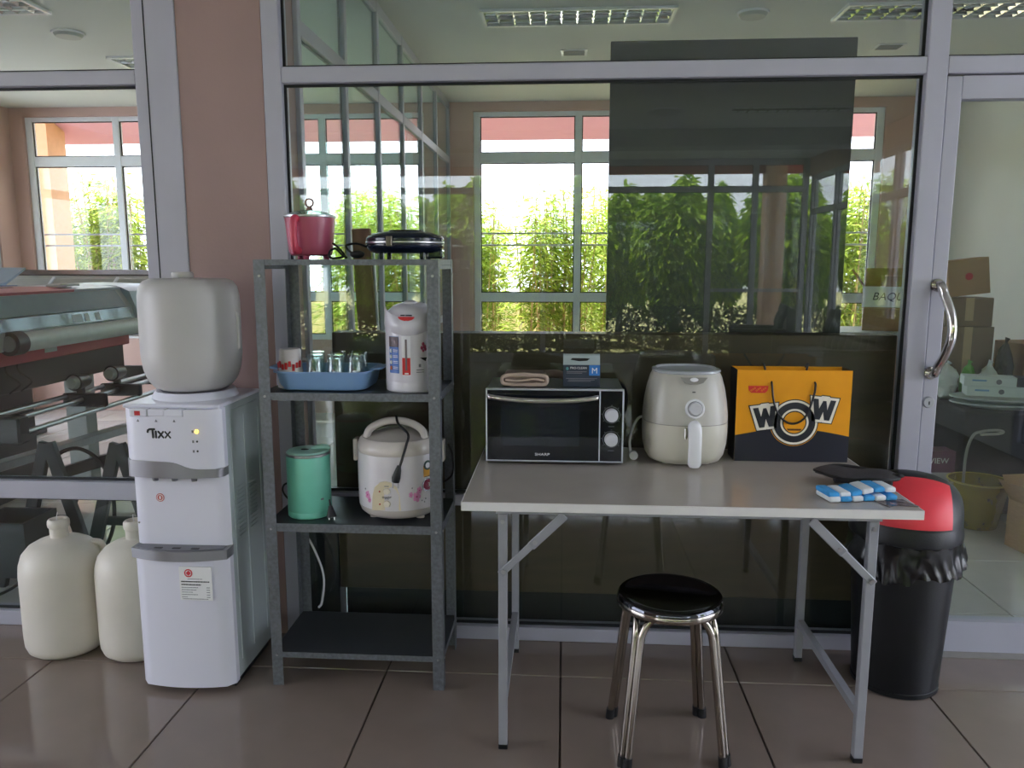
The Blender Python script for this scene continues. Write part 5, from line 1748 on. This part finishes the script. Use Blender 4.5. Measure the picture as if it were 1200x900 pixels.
for ax_ in (-.155, .175):
    bar((ax_ - .175, .0, .002), (ax_, 0, .60), .03, .055, M_tres, 'trestle_leg', TR)
    bar((ax_ + .175, .0, .002), (ax_ + .012, 0, .60), .03, .055, M_tres, 'trestle_leg', TR)
    bar((ax_ - .11, .03, .23), (ax_ + .12, .03, .23), .02, .04, M_tres, 'cross_rail', TR)
bar((-.45, -.05, .470), (.05, 1.4, .56), .07, .04, M_steel, 'silver_rail', TR)
bar((-.15, .05, .44), (.42, .20, .60), .05, .05, M_dark, 'roller_beam', TR)
MB().cyl((.20, .10, .50), (.50, .16, .585), .028, seg=16).build('feed_roller', M_steel, TR)
MB().tube(bez([(-.26, .06, .28), (-.20, .06, .48), (-.05, .06, .56), (.08, .06, .46), (.10, .06, .22), (.02, .05, .02)], 36), .009, 8).build('black_hose', M_cord, TR)
BX = thing('black_box', 'open black box hung behind the left glass near the floor', 'box', (-2.36, .36, 0))
q = MB()
q.box(-.12, .12, -.11, .11, .085, .095)
for (a_, b_, c_, d_) in ((-.12, .12, -.11, -.10), (-.12, .12, .10, .11), (-.12, -.11, -.10, .10), (.11, .12, -.10, .10)):
    q.box(a_, b_, c_, d_, .095, .325)
q.build('box_shell', M_tres, BX, smooth=False)
for xx in (-.10, .10):
    bar((xx * 1.15, 0, 0), (xx * .9, 0, .086), .03, .10, M_tres, 'box_leg', BX)
MB().box(-.06, .08, -.06, .06, .20, .235).build('grey_insert', M_pgrey, BX, smooth=False)
tag(MB().tube(bez([(-2.60, .16, .006), (-2.42, .20, .006), (-2.30, .24, .05), (-2.27, .252, .105)], 20), .006, 8).build('floor_cable', M_cord), 'thick black cable on the floor from under the black box', 'cable')

# ================================================================== RIGHT: THE HEAP BEHIND THE DOOR
def carton(label, loc, size, rotz=0, tilt=(0, 0), m_=None, tape=True, mark=None, flaps=False, cat='carton', name='cardboard_box'):
    m_ = m_ or M_cardboard
    t_ = thing(name, label, cat, loc, rotz)
    t_.rotation_euler = (R(tilt[0]), R(tilt[1]), rotz)
    a_, b_, h_ = size[0] / 2, size[1] / 2, size[2]
    if flaps:
        q = MB().box(-a_, a_, -b_, b_, 0, .004)
        for (c0, c1, d0, d1) in ((-a_, a_, -b_, -b_ + .004), (-a_, a_, b_ - .004, b_), (-a_, -a_ + .004, -b_ + .004, b_ - .004), (a_ - .004, a_, -b_ + .004, b_ - .004)):
            q.box(c0, c1, d0, d1, .004, h_)
        q.build('box_body', m_, t_, smooth=False)
        MB().box(-a_, a_, -.002, .002, 0, b_ * 1.0, M=Matrix.Translation((0, b_, h_)) @ Matrix.Rotation(R(-28), 4, 'X')).build('flap', m_, t_, smooth=False)
        MB().box(-.002, .002, -b_ * .9, b_ * .9, 0, a_ * .8, M=Matrix.Translation((-a_, 0, h_)) @ Matrix.Rotation(R(-35), 4, 'Y')).build('flap', m_, t_, smooth=False)
        MB().box(-.002, .002, -b_ * .9, b_ * .9, 0, a_ * .8, M=Matrix.Translation((a_, 0, h_)) @ Matrix.Rotation(R(25), 4, 'Y')).build('flap', m_, t_, smooth=False)
    else:
        MB().box(-a_, a_, -b_, b_, 0, h_, .003, 1).build('box_body', m_, t_, smooth=False)
        MB().box(-.0012, .0012, -b_ * .98, b_ * .98, h_ - .0006, h_ + .0006).build('lid_seam', M_cardboard_dk, t_, smooth=False)
    if tape:
        MB().box(-.024, .024, -b_ - .0012, -b_ + .0006, h_ * .2, h_ * (1.0 if not flaps else .95)).build('packing_tape', M_tape, t_, smooth=False)
    if mark == 'dot':
        MB().lathe([(0, .001), (.022, .001), (.022, 0)], 24, M=Matrix.Translation((.0, -b_ - .0006, h_ * .52)) @ Matrix.Rotation(R(90), 4, 'X')).build('red_dot', M_red, t_)
    return t_


# low dark bench under the heap
BN = thing('storage_bench', 'low dark bench carrying the heap behind the glass door', 'bench', (2.70, 2.02, 0))
MB().box(-.50, .55, -.36, .42, .02, .60, .03, 3).build('bench_body', mat('black_fabric_cover', (20, 22, 26), .8, 0, .15, 10, .3, 30), BN, smooth=False)
MB().box(-.46, .51, -.32, .38, 0, .0195).build('bench_base', M_black, BN, smooth=False)
BZ = .6005
carton('large dull brown carton at the back of the heap', (2.42, 2.27, BZ), (.30, .28, .42), 0, (0, 0), M_cardboard_dk)
carton('brown carton with long tan tape strip below the tilted box', (2.435, 2.27, BZ + .4215), (.27, .22, .17), R(-2), (0, 0), M_cardboard_dk)
carton('tan box with a red dot on top of the heap', (2.435, 2.25, BZ + .608), (.235, .15, .215), R(-2), (0, -7), M_cardboard, False, 'dot')
cc = carton('brown carton crossed by red tape at the right of the heap', (2.830, 2.16, BZ), (.32, .28, .33), R(6), (0, 0), M_cardboard, False)
MB().box(-.022, .022, -.1425, -.1395, .10, .30, M=Matrix.Translation((-.06, 0, 0)) @ Matrix.Rotation(R(16), 4, 'Y')).build('red_tape', M_red, cc, smooth=False)
MB().ring(.035, .042, -.146, -.141, 28, 'xz', (-.10, .12)).build('red_band_roll', M_red, cc)


def lump(name, label, cat, loc, r_, m_, seed, rotz=0, part='sack', amt=.35):
    t_ = thing(name, label, cat, loc, rotz)
    q = MB().ball((0, 0, r_[2]), r_, 28)
    q.jitter(min(r_) * amt, 2.2 / max(r_), seed)
    q.jitter(min(r_) * amt * .5, 7 / max(r_), seed + 3)
    for v in q.bm.verts:
        v.co.z = max(.0005, v.co.z)
    q.build(part, m_, t_, angle=60)
    MB().tube(bez([(0, 0, r_[2] * 1.9), (r_[0] * .1, 0, r_[2] * 2.1), (r_[0] * .22, 0, r_[2] * 2.2)], 6), [.012, .010, .009, .010, .011, .013, .016], 8).build('tied_neck', m_, t_)
    return t_


M_clearbag = mat('white_plastic_bag', (226, 230, 224), .3, 0, .05, 20)
lump('bin_sack', 'black sack slumped between the brown cartons', 'sack', (2.590, 2.035, BZ), (.048, .055, .165), M_bag, 4)
lump('carrier_bag', 'green carrier bag behind the white trays', 'bag', (2.372, 1.995, BZ + .001), (.040, .055, .105), mat('green_plastic_bag', (110, 176, 70), .35, 0, .15, 12), 8)
lump('carrier_bag', 'crumpled white carrier bag below the red-taped carton', 'bag', (2.480, 1.985, BZ + .001), (.055, .05, .105), M_clearbag, 9)
lump('carrier_bag', 'crumpled white carrier bag beside the door handle', 'bag', (2.262, 2.02, BZ + .001), (.060, .09, .10), M_clearbag, 10)
# wide shallow white trays
M_tray = mat('grey_white_tray', (206, 214, 212), .3, 0, .03)
for k_, lab in enumerate(('lower wide white plastic tray lying on the bench', 'upper wide white plastic tray stacked on the other')):
    t_ = thing('white_tray', lab, 'tray', (2.47, 1.745, BZ + .030 * k_), 0, 'white plastic trays')
    MB().lathe([(0, .0), (.16, .0), (.20, .006), (.285, .027), (.300, .028), (.300, .033), (.285, .032), (.20, .012), (0, .006)], 56, sy=.55).build('tray_dish', M_tray, t_)
    MB().tube([(.3005 * math.cos(a), .55 * .3005 * math.sin(a), .0325) for a in [2 * PI * i / 56 for i in range(56)]], .004, 6, closed=True).build('tray_rim', M_tray, t_)
M_wbox = mat('white_printed_carton', (222, 232, 228), .5, 0, .03)
for k_, (lab, loc, rz, sz) in enumerate((('lower long white printed box on the trays', (2.42, 1.745, BZ + .069), -14, (.34, .12, .055)), ('upper long white printed box with dark sleeve on the trays', (2.405, 1.745, BZ + .1255), -16, (.34, .12, .052)))):
    t_ = thing('white_box', lab, 'box', loc, R(rz), 'long white boxes')
    MB().box(-sz[0] / 2, sz[0] / 2, -sz[1] / 2, sz[1] / 2, 0, sz[2], .002, 1).build('box_body', M_wbox, t_, smooth=False)
    MB().box(-.13, -.06, -sz[1] / 2 - .0008, -sz[1] / 2 + .0002, sz[2] * .5, sz[2] * .68).build('blue_print', mat('sky_print', (120, 170, 210), .5), t_, smooth=False)
    MB().lathe([(0, .0006), (.014, .0006), (.014, 0)], 18, M=Matrix.Translation((.0, -sz[1] / 2 - .0003, sz[2] * .5)) @ Matrix.Rotation(R(90), 4, 'X')).build('grey_emblem', M_grey_ink, t_)
    if k_:
        MB().box(.085, sz[0] / 2 + .0008, -sz[1] / 2 - .0008, sz[1] / 2 + .0008, .003, sz[2] + .0008).build('dark_sleeve', mat('brown_black_sleeve', (70, 66, 64), .5), t_, smooth=False)
# floor: purple carton, yellow basket, tan carton
t_ = carton('white and purple printed carton half behind the door stile', (2.105, 1.735, 0), (.16, .12, .36), R(3), (0, 0), mat('pale_mauve_carton', (206, 200, 204), .5), False, None, False, 'carton', 'printed_carton')
MB().box(-.0805, .0805, -.0605, .0605, .24, .3605).build('purple_band', mat('purple_carton_print', (104, 56, 84), .5), t_, smooth=False)
text('carton_title', 'VIEW', .045, M_paper, t_, (-.01, -.0612, .305))
MB().box(-.05, .06, -.0610, -.0595, .08, .16).build('picture_print', mat('slate_print', (120, 136, 150), .5), t_, smooth=False)
YB = thing('waste_basket', 'see-through yellow waste basket behind the glass door', 'basket', (2.225, 1.485, 0))
M_yel = mat('translucent_mustard_plastic', (168, 150, 52), .2, 0, .08, 14, alpha=.62)
MB().lathe([(0, .004), (.092, .004), (.096, .0), (.100, .004), (.146, .245), (.152, .250), (.150, .256), (.143, .250), (.097, .010), (0, .008)], 40).build('basket_shell', M_yel, YB)
MB().tube([(.1515 * math.cos(a), .1515 * math.sin(a), .2525) for a in [2 * PI * i / 40 for i in range(40)]], .005, 6, closed=True).build('rim', mat('mustard_rim', (196, 180, 90), .3), YB)
for k_ in range(6):
    a_ = k_ * 1.05
    q = MB().ball((.045 * math.cos(a_), .045 * math.sin(a_), .055 + .02 * (k_ % 3)), (.045, .035, .05), 12)
    q.jitter(.012, 20, k_)
    q.build('crumpled_litter', (M_clearbag, mat('rust_litter', (170, 90, 50), .6), M_cardboard, M_paper, M_pale, M_cardboard_dk)[k_], YB)
HK = MB().tube(bez([(-.09, -.02, .02), (-.092, -.02, .25), (-.088, -.02, .40), (-.062, -.02, .49), (-.02, -.02, .512), (.05, -.02, .520), (.09, -.02, .512), (.06, -.03, .503), (.0, -.03, .500), (-.03, -.03, .497)], 60), .0075, 8)
hk = HK.build('bent_pipe', mat('dull_grey_pipe', (150, 148, 140), .4, .4), None, loc=(2.225, 1.485, .008))
tag(hk, 'bent grey pipe sticking up out of the yellow basket', 'pipe')
carton('tan open carton on the floor right of the yellow basket', (2.40, 1.10, 0), (.32, .24, .24), R(10), (0, 0), M_cardboard, False, None, True)

# boxes on a desk at the back, right of the dark panel
DS = thing('side_desk', 'grey desk under the lettered cartons at the back right', 'desk', (2.25, 2.98, 0))
MB().box(-.46, .50, -.27, .27, .905, .935, .003, 1).build('desk_top', M_pgrey, DS, smooth=False)
for xx in (-.42, .46):
    for yy in (-.23, .23):
        MB().box(xx - .02, xx + .02, yy - .02, yy + .02, 0, .9045).build('leg', M_leg, DS, smooth=False)
carton('tan carton on the desk under the lettered white carton', (2.27, 2.95, .9355), (.32, .28, .155), R(-22), (0, 0), M_cardboard, False)
bq = carton('open carton with hand-lettered white side on the desk', (2.27, 2.95, 1.0915), (.34, .27, .15), R(-22), (0, 0), M_cardboard, False, None, True)
MB().box(-.168, .168, -.1368, -.1345, .006, .148).build('white_side', M_paper, bq, smooth=False)
text('hand_lettering', 'BAQU', .075, mat('blue_black_marker', (50, 50, 76), .6), bq, (-.01, -.1375, .078), shear=.25, sx=.95)
carton('tan carton standing inside the open lettered carton', (2.30, 2.96, 1.0965), (.17, .11, .215), R(-18), (0, 0), M_cardboard, False)
carton('small teal box tucked beside the cartons at the back', (2.66, 2.95, .9355), (.12, .10, .44), R(-10), (0, 0), mat('teal_carton', (70, 160, 166), .5), False, None, False, 'box', 'teal_box')

# ================================================================== FRONT ROOM SEATING (mirrored in the glass)
M_lea = mat('black_leather', (26, 28, 34), .28, 0, .12, 20, .15, 60)
M_arm = mat('dark_wood_arm', (60, 46, 34), .35, 0, .15, 10)


def sofa(name, label, cat, loc, rotz, w_):
    t_ = thing(name, label, cat, loc, rotz, 'black tufted seating')
    n_ = max(1, round(w_ / .6))
    for i in range(n_):
        x0_ = -w_ / 2 + w_ * i / n_
        x1_ = x0_ + w_ / n_
        MB().box(x0_ + .004, x1_ - .004, -.36, .22, .27, .44, .05, 3).build('seat_cushion', M_lea, t_, smooth=False)

        def tuft(u, v, x0_=x0_, x1_=x1_):
            x_ = x0_ + .006 + (x1_ - x0_ - .012) * u
            z_ = .40 + .46 * v
            d_ = .030 * (abs(math.sin(3 * PI * u)) * abs(math.sin(2.5 * PI * v))) ** .6 + .02 * math.sin(PI * v)
            return (x_, .20 + .10 * v - d_, z_)
        MB().grid(tuft, 24, 20, -.05).build('tufted_back', M_lea, t_)
    MB().box(-w_ / 2, w_ / 2, .27, .38, .12, .84, .03, 2).build('back_frame', M_lea, t_, smooth=False)
    for s in (-1, 1):
        MB().box(s * (w_ / 2 + .05) - .045, s * (w_ / 2 + .05) + .045, -.40, .38, .10, .56, .03, 3).build('arm_rest', M_lea, t_, smooth=False)
        MB().box(s * (w_ / 2 + .05) - .047, s * (w_ / 2 + .05) + .047, -.405, .30, .562, .585, .01, 2).build('arm_cap', M_arm, t_, smooth=False)
    MB().box(-w_ / 2, w_ / 2, -.34, .30, .10, .268).build('seat_base', M_lea, t_, smooth=False)
    for sx_ in (-1, 1):
        for sy_ in (-.34, .32):
            MB().cyl((sx_ * (w_ / 2), sy_, 0), (sx_ * (w_ / 2), sy_, .101), .02, .026, 12).build('foot', M_arm, t_)
    return t_


sofa('leather_sofa', 'long black tufted leather sofa by the glazed side wall', 'sofa', (2.86, -5.75, 0), R(-90), 1.8)
sofa('leather_armchair', 'black tufted leather armchair near the garden glazing', 'armchair', (2.55, -7.55, 0), R(-80), .62)
